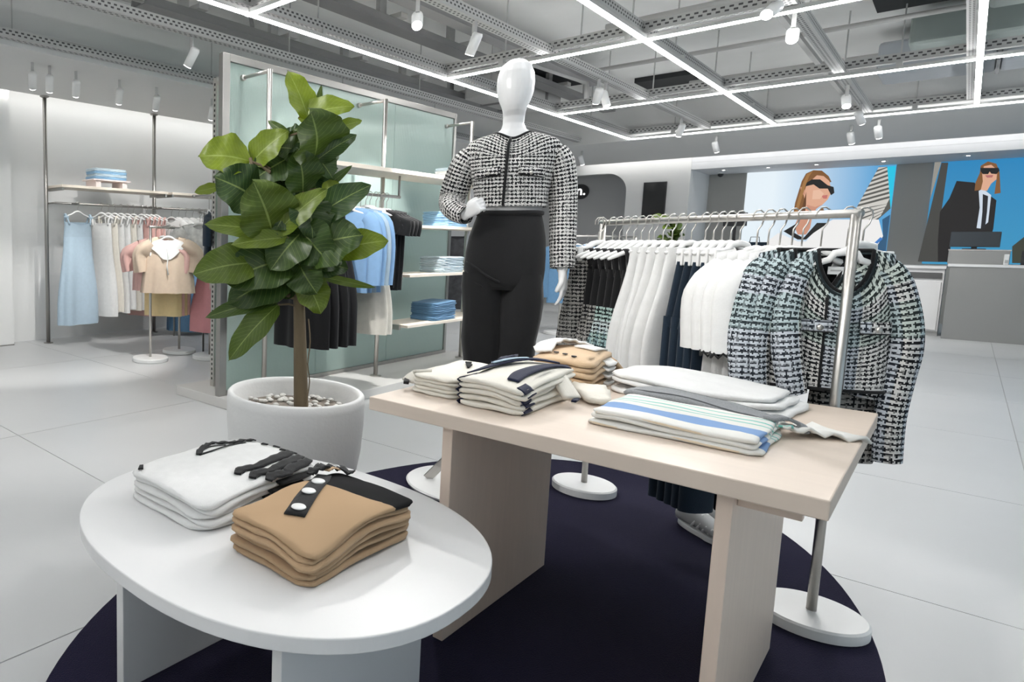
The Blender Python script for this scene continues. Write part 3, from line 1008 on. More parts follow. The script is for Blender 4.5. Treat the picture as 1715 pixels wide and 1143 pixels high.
def yoke_mat(name, base, over, cx, cy, rx, ry):
    """knit with a darker knitted-in yoke (object coordinates of the folded garment)"""
    m, nt, b = new_mat(name)
    sp = nd(nt, 'ShaderNodeSeparateXYZ'); nt.links.new(nd(nt, 'ShaderNodeTexCoord').outputs['Object'], sp.inputs[0])
    dx = math_n(nt, 'POWER', math_n(nt, 'ABSOLUTE', math_n(nt, 'DIVIDE', math_n(nt, 'SUBTRACT', sp.outputs[0], cx), rx)), 2.6)
    dy = math_n(nt, 'POWER', math_n(nt, 'ABSOLUTE', math_n(nt, 'DIVIDE', math_n(nt, 'SUBTRACT', sp.outputs[1], cy), ry)), 2.6)
    k = math_n(nt, 'LESS_THAN', math_n(nt, 'ADD', dx, dy), 1.0)
    nt.links.new(mixc(nt, k, base, over), b.inputs['Base Color'])
    b.inputs['Roughness'].default_value = .95; b.inputs['Specular IOR Level'].default_value = .15
    MATS[name] = m
    return m
ZT = .4505
cw = lambda x, y: .009 * math.sin(x * 15 + .9) * (1 if y < .05 else .6) - .016 * smooth01((-y - .01) * 8) * smooth01((-.02 - x) * 7) + .004 * math.cos(y * 18)
h = .0140
N6 = ('lowest', 'second lowest', 'third lowest', 'third from the top', 'second from the top')
CAMY = yoke_mat('camel_knit_black_yoke', (.46, .315, .19), (.014, .014, .015), .20, .04, .14, .195)
cz = ZT
for i in range(6):
    f = (.15, .45, .7, .85, 1, 1)[i]
    wv = (lambda x, y, f=f: .018 * f + cw(x, y) * f)
    last = i == 5
    nm = 'folded_sweater'
    o = folded(nm, .385 + .005 * (i % 2), .245 - .005 * ((i + 1) % 3), h, CAMY if last else CAMEL, (1.142 + .004 * ((i * 7) % 3 - 1), .928 + .003 * ((i * 5) % 3 - 1), cz - .0012 * i), 0, None, 1, wv, .028, r=.009, seed=i)
    if last:
        tag(o, 'camel knit sweater with black collar and white buttons, topmost of its stack', 'sweater', 'camel sweaters on the white table')
        fn = lambda x, y: surf_z(wv, h, x, y)
        pl = ribbon(o, 'placket', [(-.115, -.008, .048), (-.02, .036, .048), (.07, .075, .044), (.12, .102, .036)], fn, BLACK, .003)
        for x, y in ((-.085, .006), (-.012, .040), (.058, .070)):
            V, F = lathe([(.001, .0), (.0150, .0), (.0172, .0015), (.0155, .004), (.005, .005), (.001, .005)], 22)
            mesh('button', V, F, WHITEP, pl, smooth=True, loc=(x, y, fn(x, y) + .0042))
        ribbon(o, 'collar', [(.075, .112, .018, .006), (.10, .118, .03, .014), (.13, .112, .034, .020), (.155, .118, .03, .012), (.175, .10, .03, .010), (.182, .06, .026, .004)], fn, BLACK, .004, .004, ruffle=.005)
        ribbon(o, 'collar_facing', [(.12, .098, .02, .012), (.145, .10, .022, .016), (.165, .09, .018, .010)], fn, CAMEL, .004, .003)
        ribbon(o, 'neck_tape', [(.15, .108, .010, .024), (.175, .11, .012, .016), (.19, .095, .010, .008)], fn, WCL2, .004, .002)
    else:
        tag(o, 'camel knit sweater folded in the white table stack, ' + N6[i], 'sweater', 'camel sweaters on the white table')
        # black ribbed cuff tucked at the far end
        V, F, U = loft(sleeve_loft(densify([(.186, .085, h * .6), (.199, .045, h * .45), (.192, .005, h * .3)], 3), [.006, .010, .008], [.006, .008, .006], 10), True, True)
        if i in (1, 2, 3): mesh('cuff', [(a, b, c + wv(a, b)) for a, b, c in V], F, BLACK, o, smooth=True)
    cz += h

ww_ = lambda x, y: .007 * math.sin(x * 10 + 1.2) + .006 * math.cos(y * 12) - .012 * smooth01((-y - .05) * 7) * smooth01(-x * 5)
cz = ZT
for i in range(5):
    f = (.0, .4, .8, 1, 1)[i]
    wv = (lambda x, y, f=f: (.014 + ww_(x, y)) * f)
    hh = .0145
    last = i == 4
    o = folded('folded_blouse', .44 - .008 * (i % 2), .335 - .01 * ((i + 1) % 2), hh, WCL, (1.155 + .006 * (i % 2), 1.292, cz - .001 * i), .02 * (i % 2), None, 1, wv, .055, r=.009, seed=20 + i)
    tag(o, ('lowest', 'second lowest', 'middle', 'second from the top', 'topmost')[i] + ' white blouse with black trim folded on the white table', 'blouse', 'white blouses on the white table')
    fn = lambda x, y, wv=wv: surf_z(wv, hh, x, y) - .0035 * max(0, (abs(y) - .145) / .02) - .0035 * max(0, (abs(x) - .20) / .02)
    if i in (1, 2, 3):
        ribbon(o, 'cuff_trim', [(-.03 + .02 * i, -.163, .030, -.002), (.04 + .02 * i, -.166, .030, -.002), (.10 + .02 * i, -.162, .022, -.003)], fn, BLACK, .001, .006)
    if last:
        # black-edged open collar lying at the back
        ribbon(o, 'collar_trim', [(-.03, .075, .016), (.0, .105, .020), (.05, .135, .020), (.07, .142, .016), (.10, .125, .018), (.14, .105, .016), (.175, .108, .018), (.205, .085, .012)], fn, BLACK, .004, .003, ruffle=.002)
        ribbon(o, 'collar_trim', [(-.03, .075, .012), (.03, .078, .006), (.10, .088, .006), (.16, .084, .007)], fn, BLACK, .003, .002)
        ribbon(o, 'collar_trim', [(.0, .10, .004), (.05, .115, .005), (.09, .095, .006)], fn, BLACK, .003, .002)
        for j, (x, y) in enumerate(((.190, .045), (.205, .01), (.196, -.025), (.208, -.055))):
            ribbon(o, 'trim_tab', [(x, y, .016), (x + .008, y - .018, .010)], fn, BLACK, .003, .003)
        ribbon(o, 'cuff_trim', [(-.20, .115, .014), (-.18, .14, .010)], fn, BLACK, .003, .003)
        # sleeves folded over the near long side, black frilled edges
        for j, (y0, ln) in enumerate(((-.085, .0), (-.125, .015), (-.155, .045))):
            ribbon(o, 'sleeve_trim', [(-.045 + ln, y0 - .016, .018), (-.015 + ln, y0 - .002, .030), (.03 + ln, y0 - .010, .024), (.10, y0 + .002, .030), (.17, y0 + .016, .034), (.205, y0 + .026, .022)], fn, BLACK, .004, .004, ruffle=.0015)
    cz += hh

# ------------------------------------------------------------------ stacks on the birch table
ZB = .6905
bw = lambda x, y: .006 * math.sin(x * 12) + .005 * math.cos(y * 16) - .012 * smooth01((-x - .06) * 8) * smooth01(-y * 10)
names5 = ('lowest', 'second lowest', 'middle', 'second from the top', 'topmost')
cz = ZB
for i in range(5):
    hh = .0150; f = (.1, .5, .9, 1, 1)[i]
    wv = (lambda x, y, f=f: (.012 + bw(x, y)) * f)
    o = folded('folded_cardigan', .37, .185, hh, CREAM, (1.90 + .004 * (i % 2), .832 + .002 * (i % 3), cz - .001 * i), 0, None, 1, wv, .028, r=.009, seed=40 + i)
    tag(o, names5[i] + ' cream navy-trimmed cardigan, front stack on the birch table', 'cardigan', 'navy-trimmed cardigans on the birch table')
    fn = lambda x, y, wv=wv: surf_z(wv, hh, x, y) - .004 * max(0, (abs(y) - .075) / .012) - .004 * max(0, (abs(x) - .165) / .014)
    # navy edging wrapping the far and near long folds
    def edge(xa, xb, s, nmx='edge_trim'):
        V, F = [], []
        for q in range(9):
            x = xa + (xb - xa) * q / 8
            for (dy, z) in ((-.02, hh + .0035), (-.006, hh * .92), (.0025, hh * .5), (-.006, hh * .06)):
                y = s * (.0925 + dy)
                V.append((x, y, z + wv(x, y)))
        for q in range(8):
            for r_ in range(3):
                a = q * 4 + r_; F.append((a, a + 1, a + 5, a + 4))
        e = mesh(nmx, V, F, NAVY, o, smooth=True)
        md = e.modifiers.new('thick', 'SOLIDIFY'); md.thickness = .0025; md.offset = 0
        return e
    edge(-.175, -.10, 1); edge(-.165 + .012 * (i % 2), -.115 + .014 * (i % 2), -1)
    if i == 4:
        ribbon(o, 'navy_band', [(-.12, .085, .020, .004), (-.03, .075, .030, .006), (.05, .055, .036, .008), (.12, .015, .034, .008), (.165, -.05, .026, .002)], fn, NAVY, .004, .004)
        ribbon(o, 'navy_band', [(-.13, -.045, .030), (-.06, -.035, .040, .003), (.02, -.04, .036, .004), (.10, -.055, .028, .002), (.16, -.08, .02, -.002)], fn, NAVY, .004, .004)
        ribbon(o, 'navy_band', [(.03, .088, .022, .010), (.09, .07, .034, .014), (.15, .082, .026, .010)], fn, NAVY, .004, .005, ruffle=.003)
        ribbon(o, 'blue_ribbon', [(-.01, .072, .012, .010), (.06, .048, .014, .012), (.11, .02, .010, .010)], fn, LBLUE, .006, .003)
        V, F = [], []
        sl = ribbon(o, 'sleeve', [(.10, -.06, .05, .002), (.07, -.105, .05, -.035), (.05, -.135, .05, -.060)], lambda x, y: hh + .01, CREAM, .003, .012)
        ribbon(sl, 'cuff', [(.025, -.148, .012, -.064), (.072, -.142, .012, -.064)], lambda x, y: hh + .012, NAVY, .003, .006)
    cz += hh
cz = ZB
for i in range(5):
    hh = .0115
    wv = (lambda x, y: .003 + .003 * math.sin(x * 9)) if i else (lambda x, y: 0)
    o = folded('folded_blouse', .32, .155, hh, CREAM, (1.91 + .004 * (i % 2), 1.024, cz), .02 * (i % 2), None, 1, wv, .035, r=.007, seed=60 + i)
    tag(o, names5[i] + ' cream blouse, left end stack on the birch table', 'blouse', 'cream blouses on the birch table')
    if i == 4:
        fn = lambda x, y: surf_z(wv, hh, x, y)
        ribbon(o, 'neck_bow', [(.02, -.02, .004), (.045, -.01, .020, .006), (.06, .0, .006), (.075, .008, .020, .006), (.10, .02, .005)], fn, BLACK, .003, .004)
        ribbon(o, 'sleeve', [(-.12, .05, .05), (-.10, .085, .05, -.012), (-.13, .10, .05, -.04)], fn, CREAM, .002, .008)
        ribbon(o, 'cuff', [(-.155, .09, .016, -.044), (-.115, .112, .016, -.040)], fn, BLACK, .006, .008)
    cz += hh
cz = ZB
for i in range(5):
    hh = .0185; f = (.0, .5, 1, 1, 1)[i]
    wv = (lambda x, y, f=f: (.008 + .006 * math.sin(x * 14 + 1) + .006 * math.cos(y * 20)) * f)
    o = folded('folded_cardigan', .30, .19, hh, CAMEL2, (2.31 + .006 * (i % 2), .835, cz - .001 * i), .12 - .03 * (i % 2), None, 1, wv, .035, r=.010, seed=80 + i)
    tag(o, names5[i] + ' sand and white cardigan, back stack on the birch table', 'cardigan', 'sand cardigans on the birch table')
    fn = lambda x, y, wv=wv: surf_z(wv, hh, x, y) - .005 * max(0, (abs(y) - .075) / .014) - .005 * max(0, (abs(x) - .13) / .014)
    if i < 4:
        ribbon(o, 'white_band', [(.0, -.094, .028, -.004), (.06, -.096, .034, -.004), (.12, -.09, .03, -.004)], fn, WCL2, .001, .008)
    else:
        for j, (x, y) in enumerate(((-.115, -.03), (-.10, .0), (-.085, .03))):
            V, F = lathe([(.001, 0), (.008, 0), (.008, .003), (.001, .003)], 12)
            mesh('button', V, F, BLACKP, o, loc=(x, y, fn(x, y) + .003))
        ribbon(o, 'collar', [(-.10, .06, .04, .006), (-.03, .08, .07, .018), (.05, .07, .08, .022), (.12, .03, .07, .012), (.14, -.03, .05, .002)], fn, WCL2, .004, .008, ruffle=.004)
        ribbon(o, 'front_band', [(.02, -.03, .07, .002), (.08, -.045, .06, .002), (.135, -.05, .05, -.004)], fn, WCL2, .004, .006)
        ribbon(o, 'sleeve', [(.10, -.09, .05, -.02), (.14, -.12, .055, -.055), (.19, -.14, .05, -.066)], fn, CAMEL2, .004, .012)
    cz += hh

def stripe_mat(name, stops, w0=-.5, w1=.5):
    m, nt, b = new_mat(name)
    sp = nd(nt, 'ShaderNodeSeparateXYZ'); nt.links.new(nd(nt, 'ShaderNodeTexCoord').outputs['Object'], sp.inputs[0])
    f = nd(nt, 'ShaderNodeMapRange'); nt.links.new(sp.outputs[0], f.inputs[0])
    f.inputs[1].default_value = w0; f.inputs[2].default_value = w1
    rp = nd(nt, 'ShaderNodeValToRGB'); rp.color_ramp.interpolation = 'CONSTANT'
    nt.links.new(f.outputs[0], rp.inputs[0])
    el = rp.color_ramp.elements
    el[0].position = 0; el[0].color = (*stops[0][1], 1)
    el[1].position = stops[1][0]; el[1].color = (*stops[1][1], 1)
    for p, c in stops[2:]:
        e = el.new(p); e.color = (*c, 1)
    nt.links.new(rp.outputs[0], b.inputs['Base Color'])
    b.inputs['Roughness'].default_value = .9
    MATS[name] = m
    return m
cW, cB, cT, cC = (.80, .79, .75), (.22, .36, .62), (.20, .58, .50), (.78, .66, .50)
STR = stripe_mat('striped_shirting', [(0, cC), (.04, cW), (.20, cB), (.42, cW), (.56, cT), (.585, cW), (.66, cT), (.69, cW), (.8, cT), (.82, cW)], -.15, .15)
for i in range(3):
    hh = .0115
    o = folded('folded_shirt', .27, .35 - .010 * i, hh, STR, (1.935 + .003 * i, .432, ZB + hh * i), 0, None, 1, (lambda x, y: .003 + .003 * math.sin(y * 14)) if i else None, .02, seed=100 + i)
    tag(o, ('lowest', 'middle', 'topmost')[i] + ' striped blue, teal and white shirt of the front pile on the birch table', 'shirt', 'striped shirts on the birch table')
    if i == 2:
        fl = lambda x, y: -.022
        rs = ribbon(o, 'ruffle_sleeve', [(.10, -.165, .06, .022), (.15, -.20, .06, .014), (.20, -.235, .10, .006), (.25, -.275, .13, .0)], fl, STR, .004, .006, ruffle=.008)
        ribbon(o, 'sleeve_tie', [(.10, -.15, .03, .034), (.13, -.172, .034, .038), (.15, -.20, .03, .024), (.14, -.215, .02, .006)], fl, GREYK, .004, .008)
o = folded('folded_knit', .11, .36, .020, GREYK, (2.150, .445, ZB), -.12, None, 1, lambda x, y: .014 + .012 * math.sin(y * 11 + .8), .03, r=.010, seed=120)
tag(o, 'grey knit folded between the striped shirts and the white shirts', 'knit')
for i in range(3):
    o = folded('folded_shirt', .29 - .01 * i, .44 - .02 * i, .017, WCL, (2.37, .48 + .01 * i, ZB + .017 * i), -.10 + .04 * i, None, 1, (lambda x, y: .006 + .009 * math.sin(y * 12 + x * 6)) if i else None, .05, r=.010, seed=130 + i)
    tag(o, ('lowest', 'middle', 'topmost')[i] + ' plain white shirt at the back edge of the birch table', 'shirt', 'white shirts at the back of the birch table')
o = ribbon(None, 'rolled_shirt', [(2.02, .645, .05, .0), (2.08, .69, .09, .012), (2.15, .73, .09, .014), (2.21, .75, .05, .0)], lambda x, y: ZB, CREAM, .012, .014, ruffle=.005)
tag(o, 'small crumpled cream shirt at the inner end of the striped pile', 'shirt')

# ================================================================== POTTED RUBBER PLANT
PA = math.atan2(-.744, .668)          # local x = to the side, -y = toward the tables
t = empty('potted_plant', (2.139, 1.922, RZ), PA, 'tall broad-leaved plant in a grey concrete pot beside the glass stand', 'plant')
prof = [(.225, 0), (.245, .012), (.275, .10), (.296, .22), (.305, .34), (.307, .43), (.304, .462), (.294, .472), (.282, .468), (.275, .45), (.268, .40), (.262, .385)]
V, F = lathe(prof, 64)
mesh('pot', V, F[:-1], CONC, t, smooth=True)
V, F = lathe([(.001, .37), (.262, .37), (.262, .385), (.1, .392), (.001, .395)], 40)
mesh('soil', V, F, M('pot_soil', (.22, .19, .16), .95, var=.4, vs=30), t)
rn = random.Random(3)
pv = []
V, F = [], []
for k in range(110):
    a = rn.uniform(0, 2 * PI); rr = .25 * math.sqrt(rn.random()); s = rn.uniform(.010, .018)
    v, f = lathe([(.2 * s, -.5 * s), (.8 * s, -.2 * s), (s, .1 * s), (.6 * s, .45 * s), (.1 * s, .55 * s)], 7, rr * math.cos(a), rr * math.sin(a))
    V, F = join((V, F), ([(x, y, z + .397) for x, y, z in v], f))
pb = mesh('pebbles', V, F, PEB, t, smooth=True); pb['kind'] = 'stuff'
trunk = densify([(.03, 0, .36), (.022, 0, .55), (.014, .0, .74), (.006, .01, .90), (.001, .0, 1.06), (.016, .02, 1.22), (.033, .01, 1.36), (.04, .01, 1.5), (.044, .0, 1.64)], 3)
mesh('trunk', *tube(trunk, [.034 - .026 * i / 24 for i in range(25)], 10), BARK, t, smooth=True)
mesh('side_stem', *tube(densify([(.0, .01, .95), (-.06, .0, 1.08), (-.11, -.03, 1.20), (-.17, .0, 1.33), (-.22, .0, 1.5)], 3), [.016 - .008 * i / 12 for i in range(13)], 8), BARK, t, smooth=True)
mesh('side_stem', *tube(densify([(.01, .01, .88), (-.05, .0, .90), (-.085, -.02, .88)], 3), .011, 8), BARK, t, smooth=True)
mesh('moss_strand', *tube(densify([(.05, -.03, .80), (.06, -.035, .70), (.052, -.035, .60), (.062, -.03, .52), (.05, -.03, .42)], 3), .003, 5), BARK, t)
LEAVES = [(0.0,1.215,.13,1.06,.16,-.05,-.12,.12,.2),(.02,1.20,-.12,1.03,.15,-.05,-.11,.16,.2),(.03,1.33,.06,1.17,.15,-.04,-.11,.1,.2),(.0,1.06,.08,.93,.13,-.05,-.10,.14,.2),(-.02,1.33,-.10,1.20,.14,-.03,-.09,.1,.2),(0.029,1.673,-0.062,1.876,0.093,0.00,-0.02,0.95,0.10),(0.068,1.723,0.080,1.827,0.016,0.05,0.05,0.30,0.05),(-0.015,1.684,0.211,1.721,0.093,0.02,-0.06,0.80,0.15),(0.056,1.512,0.044,1.683,0.229,0.00,-0.14,0.25,0.25),(0.139,1.637,0.258,1.676,0.041,0.05,0.05,0.65,0.10),(0.047,1.484,0.235,1.614,0.065,0.00,0.02,0.10,0.15),(-0.051,1.614,-0.151,1.685,0.025,0.05,0.08,0.20,0.05),(-0.236,1.518,-0.287,1.611,0.019,0.05,0.08,0.20,0.05),(-0.223,1.498,-0.439,1.519,0.153,0.00,-0.06,0.85,0.20),(-0.217,1.493,-0.062,1.624,0.109,0.03,-0.03,0.70,0.15),(-0.183,1.330,-0.358,1.421,0.174,-0.02,-0.12,0.10,0.20),(0.011,1.364,-0.013,1.533,0.142,-0.02,-0.12,0.15,0.20),(-0.049,1.518,-0.203,1.421,0.142,0.04,0.00,0.12,0.10),(0.066,1.517,0.135,1.426,0.087,0.02,-0.04,0.10,0.20),(0.086,1.365,0.224,1.486,0.025,0.04,0.06,0.20,0.05),(0.096,1.370,0.166,1.405,0.044,0.02,0.00,0.80,0.05),(-0.115,1.188,-0.189,1.397,0.207,-0.06,-0.17,0.35,0.20),(-0.099,1.183,0.106,1.372,0.093,-0.06,-0.12,0.55,0.15),(-0.101,1.188,-0.399,1.222,0.076,-0.06,-0.14,0.50,0.12),(0.043,1.236,0.288,1.393,0.109,-0.02,-0.08,0.08,0.20),(-0.353,1.387,-0.467,1.363,0.035,0.00,0.00,0.80,0.05),(-0.049,1.167,-0.283,1.136,0.060,-0.08,-0.15,0.55,0.10),(0.020,1.111,0.255,1.186,0.196,-0.03,-0.12,0.15,0.20),(0.155,1.113,0.372,1.162,0.104,0.00,-0.06,0.72,0.20),(-0.170,1.056,-0.451,1.011,0.142,-0.04,-0.12,0.40,0.25),(-0.013,1.084,-0.321,0.978,0.180,0.00,-0.10,0.15,0.20),(-0.019,1.018,-0.306,0.879,0.163,0.03,-0.06,0.12,0.20),(-0.074,0.898,-0.406,0.815,0.060,0.00,-0.06,0.20,0.20),(-0.084,0.871,-0.300,0.627,0.098,-0.02,-0.08,0.30,0.15),(-0.004,1.053,0.171,1.082,0.060,-0.05,-0.09,0.35,0.10),(0.026,0.985,0.106,0.844,0.120,0.00,-0.05,0.50,0.20),(0.096,0.999,0.334,0.954,0.025,0.02,0.00,0.40,-0.20),(-0.002,1.176,0.179,1.324,0.169,0.03,0.00,0.10,0.20),(-0.000,1.098,0.164,1.237,0.185,0.02,-0.04,0.10,0.20),(-0.001,1.124,-0.242,1.060,0.142,0.03,0.00,0.12,0.20),(0.003,0.992,-0.160,0.944,0.142,0.05,0.03,0.10,0.20),(0.020,1.344,0.145,1.421,0.125,0.06,0.04,0.12,0.10),(0.008,1.292,-0.086,1.421,0.136,0.06,0.04,0.10,0.10),(-0.086,1.421,-0.165,1.498,0.109,0.08,0.06,0.10,0.10),(0.040,1.548,0.141,1.572,0.109,0.08,0.06,0.12,0.10),(-0.003,1.215,-0.187,1.265,0.153,0.08,0.06,0.08,0.10),(0.040,1.059,0.221,1.036,0.109,0.06,0.05,0.10,0.15),(0.001,1.573,-0.039,1.636,0.136,0.06,0.04,0.20,0.10)]
def leaf(parent, base, tip, w, bend, tone, facing=(0, -1, .25)):
    b = Vector(base); d = Vector(tip) - b
    L = d.length; d.normalize()
    f = Vector(facing)
    nrm = (f - d * f.dot(d)).normalized()
    side = d.cross(nrm).normalized()
    V, F, U = [], [], []
    nu, nv = 12, 6
    for i in range(nu + 1):
        u = i / nu
        hw = w / 2 * (math.sin(PI * min(1, u ** .80 * .985 + .012)) ** .62)
        if i == nu: hw *= .1
        bow = bend * L * (math.sin(PI * u) * .45 - u * u * .35)
        for j in range(nv + 1):
            v = (j / nv - .5) * 2
            rip = .010 * w / .15 * math.sin(u * 16 + v * 2) * abs(v)
            p = b + d * (L * u) + side * (hw * v) + nrm * (bow + abs(v) ** 1.3 * hw * .22 + rip)
            V.append(tuple(p)); U.append((u, v))
    for i in range(nu):
        for j in range(nv):
            a = i * (nv + 1) + j
            F.append((a, a + 1, a + nv + 2, a + nv + 1))
    o = mesh('leaf', V, F, LEAF, parent, smooth=True, uv=U)
    o.color = (tone, tone, tone, 1)
    return o
for i, (bx, bz, tx, tz, w_, db, dt, tone, bend) in enumerate(LEAVES):
    k = (i * 37 % 11) / 11 - .5
    o = leaf(t, (bx, db, bz - RZ), (tx, dt, tz - RZ), w_ * 1.25 + .008, bend, tone * .9, (k * .9, -1, .35 + k * .4))
    # petiole back to the trunk
    near = min(trunk, key=lambda p: (p - Vector((bx, db, bz))).length + abs(p.z - (bz - .04)) * .5)
    if bx < -.12 and bz > 1.0: near = Vector((-.13, -.01, min(1.45, max(1.1, bz - .06))))
    mesh('petiole', *tube([near, (near + Vector((bx, db, bz - RZ))) / 2 + Vector((0, 0, .008)), (bx, db, bz - RZ)], .005, 5), BARK, o)

# inner leaves filling the crown
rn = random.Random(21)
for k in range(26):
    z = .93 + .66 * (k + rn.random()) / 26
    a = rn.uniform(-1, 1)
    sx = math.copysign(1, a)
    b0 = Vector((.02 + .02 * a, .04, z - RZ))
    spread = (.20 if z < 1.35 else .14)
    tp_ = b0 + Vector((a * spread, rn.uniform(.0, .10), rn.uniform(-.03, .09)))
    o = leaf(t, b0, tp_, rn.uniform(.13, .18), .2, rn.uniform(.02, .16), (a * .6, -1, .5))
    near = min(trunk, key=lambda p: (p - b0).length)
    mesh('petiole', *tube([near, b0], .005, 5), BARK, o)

# ================================================================== MANNEQUIN
MA = math.atan2(-.903, .43)
MX, MY = 2.86, 1.36
t = empty('mannequin', (MX, MY, RZ), MA, 'white faceless mannequin in cropped tweed jacket and black trousers', 'mannequin')
V, F = lathe([(.23, 0), (.245, .002), (.25, .012), (.243, .018), (.01, .018)], 56, -.115, -.01)
mesh('base_plate', V, F, MARBLE, t, smooth=False)
mesh('support_rod', *tube([(.06, .12, .018), (.06, .10, .45)], .012, 10), STEEL, t, smooth=True)
V, F = boxes([(-.02, .02, -.004, .004, 0, .26)])
ft = mesh('foot_bracket', V, F, STEEL, t, loc=(-.27, -.02, .018), rot=(.0, .72, .3))
# body: overlapping lofts fused into one skin
def R(cx, cy, cz, rx, ry, e=1.0): return ering((cx, cy, cz), rx, ry, 24, e=e)
hc = .018
head = [R(hc, .0, 1.945, .012, .015), R(hc, 0, 1.938, .036, .045), R(hc, .0, 1.918, .058, .070), R(hc, .0, 1.885, .0715, .088), R(hc, .0, 1.845, .076, .094), R(hc, -.004, 1.805, .073, .090),
        R(hc, -.010, 1.77, .064, .080), R(hc, -.016, 1.742, .052, .066), R(hc, -.012, 1.722, .046, .056), R(hc, .010, 1.705, .044, .048), R(hc, .016, 1.675, .043, .045), R(.02, .016, 1.648, .052, .050),
        R(.02, .016, 1.628, .085, .058), R(.02, .014, 1.600, .115, .066), R(.02, .01, 1.56, .150, .082), R(.02, 0, 1.48, .145, .10), R(.02, 0, 1.38, .128, .09), R(.022, 0, 1.31, .118, .082), R(.015, 0, 1.2, .145, .095), R(.012, 0, 1.08, .155, .10), R(.012, 0, .97, .12, .09)]
parts = []
V, F, U = loft(head, True, True); parts.append((V, F))
def limb(path, rad, n=14):
    v, f = tube(densify(path, 4), [rad[min(int(i / 4), len(rad) - 1)] + (rad[min(int(i / 4) + 1, len(rad) - 1)] - rad[min(int(i / 4), len(rad) - 1)]) * ((i % 4) / 4) for i in range((len(path) - 1) * 4 + 1)], n)
    return v, f
# legs
parts.append(limb([(-.06, 0, 1.0), (-.055, -.01, .55), (-.05, .02, .12)], [.085, .055, .035]))
parts.append(limb([(.085, 0, 1.0), (.07, .0, .55), (.055, .05, .12)], [.085, .055, .035]))
for fx, fy in ((-.05, .02), (.055, .05)):
    parts.append(limb([(fx, fy + .03, .10), (fx, fy - .03, .05), (fx, fy - .12, .035), (fx, fy - .17, .032)], [.034, .032, .026, .012]))
# arms
SHL = (-.145, .01, 1.545); ELL = (-.222, .03, 1.355); WRL = (-.150, -.142, 1.272)
parts.append(limb([SHL, (-.19, .02, 1.46), ELL, (-.20, -.045, 1.31), WRL], [.036, .042, .036, .032, .022]))
SHR = (.185, .01, 1.545); ELR = (.236, .035, 1.30); WRR = (.246, .0, 1.035)
parts.append(limb([SHR, (.218, .025, 1.44), ELR, (.24, .02, 1.16), WRR], [.036, .042, .036, .032, .021]))
def hand(wr, dirn, palm_n, side, curls, thumb, s=1.0):
    """wr wrist; dirn palm direction; palm_n out of the back of the hand; side towards the little finger"""
    w_ = Vector(wr); d = Vector(dirn).normalized(); nrm = Vector(palm_n).normalized()
    sd = Vector(side); sd = (sd - d * sd.dot(d)).normalized(); nrm = (nrm - d * nrm.dot(d) - sd * nrm.dot(sd)).normalized()
    out = []
    rings = []
    for u, rx, ry in ((-.02, .020, .017), (.0, .021, .017), (.02, .026, .016), (.045, .033, .015), (.065, .035, .014), (.078, .034, .012), (.083, .028, .008)):
        rings.append(ering(w_ + d * (u * s), rx * s, ry * s, 16, ax=sd, ay=nrm, e=.8))
    v, f, _ = loft(rings, True, True); out.append((v, f))
    for i, (off, ln) in enumerate(((-.025, .072), (-.0085, .080), (.009, .074), (.025, .058))):
        p = w_ + d * (.074 * s) + sd * (off * s)
        pts = [p - d * (.02 * s), p]
        ang = 0
        for j, sg in enumerate((.44, .32, .24)):
            ang += curls[i] * (.9, 1.1, .7)[j]
            dd = d * math.cos(ang) - nrm * math.sin(ang)
            dd = (dd + sd * (off * 1.2 * (1 if ang < 1 else 0))).normalized()
            pts.append(pts[-1] + dd * (ln * sg * s))
        v, f = tube(densify(pts, 3), [.0078 * s] * 6 + [.0074 * s, .0072 * s, .0071 * s, .007 * s, .0067 * s, .006 * s, .0042 * s], 8)
        out.append((v, f))
    p = w_ + d * (.022 * s) - sd * (.020 * s)
    a, b = thumb
    d1 = (d * math.cos(a) - sd * math.sin(a)); d2 = (d * math.cos(b) - sd * math.sin(b) - nrm * .5).normalized()
    pts = [p - d1 * (.01 * s), p + d1 * (.03 * s), p + d1 * (.03 * s) + d2 * (.026 * s), p + d1 * (.03 * s) + d2 * (.046 * s)]
    out.append(tube(densify(pts, 3), [.012 * s] * 3 + [.0112 * s] * 2 + [.0102 * s] * 2 + [.0092 * s, .008 * s, .005 * s], 8))
    return out
parts += hand(WRL, (.42, -.28, .34), (-.3, -.85, -.1), (.35, -.1, -1), (.9, 1.0, 1.05, 1.1), (.6, .15), .88)
parts += hand(WRR, (.10, -.12, -1), (.75, -.45, 0), (.3, .95, 0), (.22, .28, .32, .36), (.45, .15), 1.02)
V, F = join(*parts)
body = mesh('body', V, F, MANQ, t, smooth=True, loc=(0, 0, -RZ))
rm = body.modifiers.new('skin', 'REMESH'); rm.mode = 'VOXEL'; rm.voxel_size = .0034; rm.use_smooth_shade = True
sm = body.modifiers.new('soften', 'SMOOTH'); sm.factor = .5; sm.iterations = 5

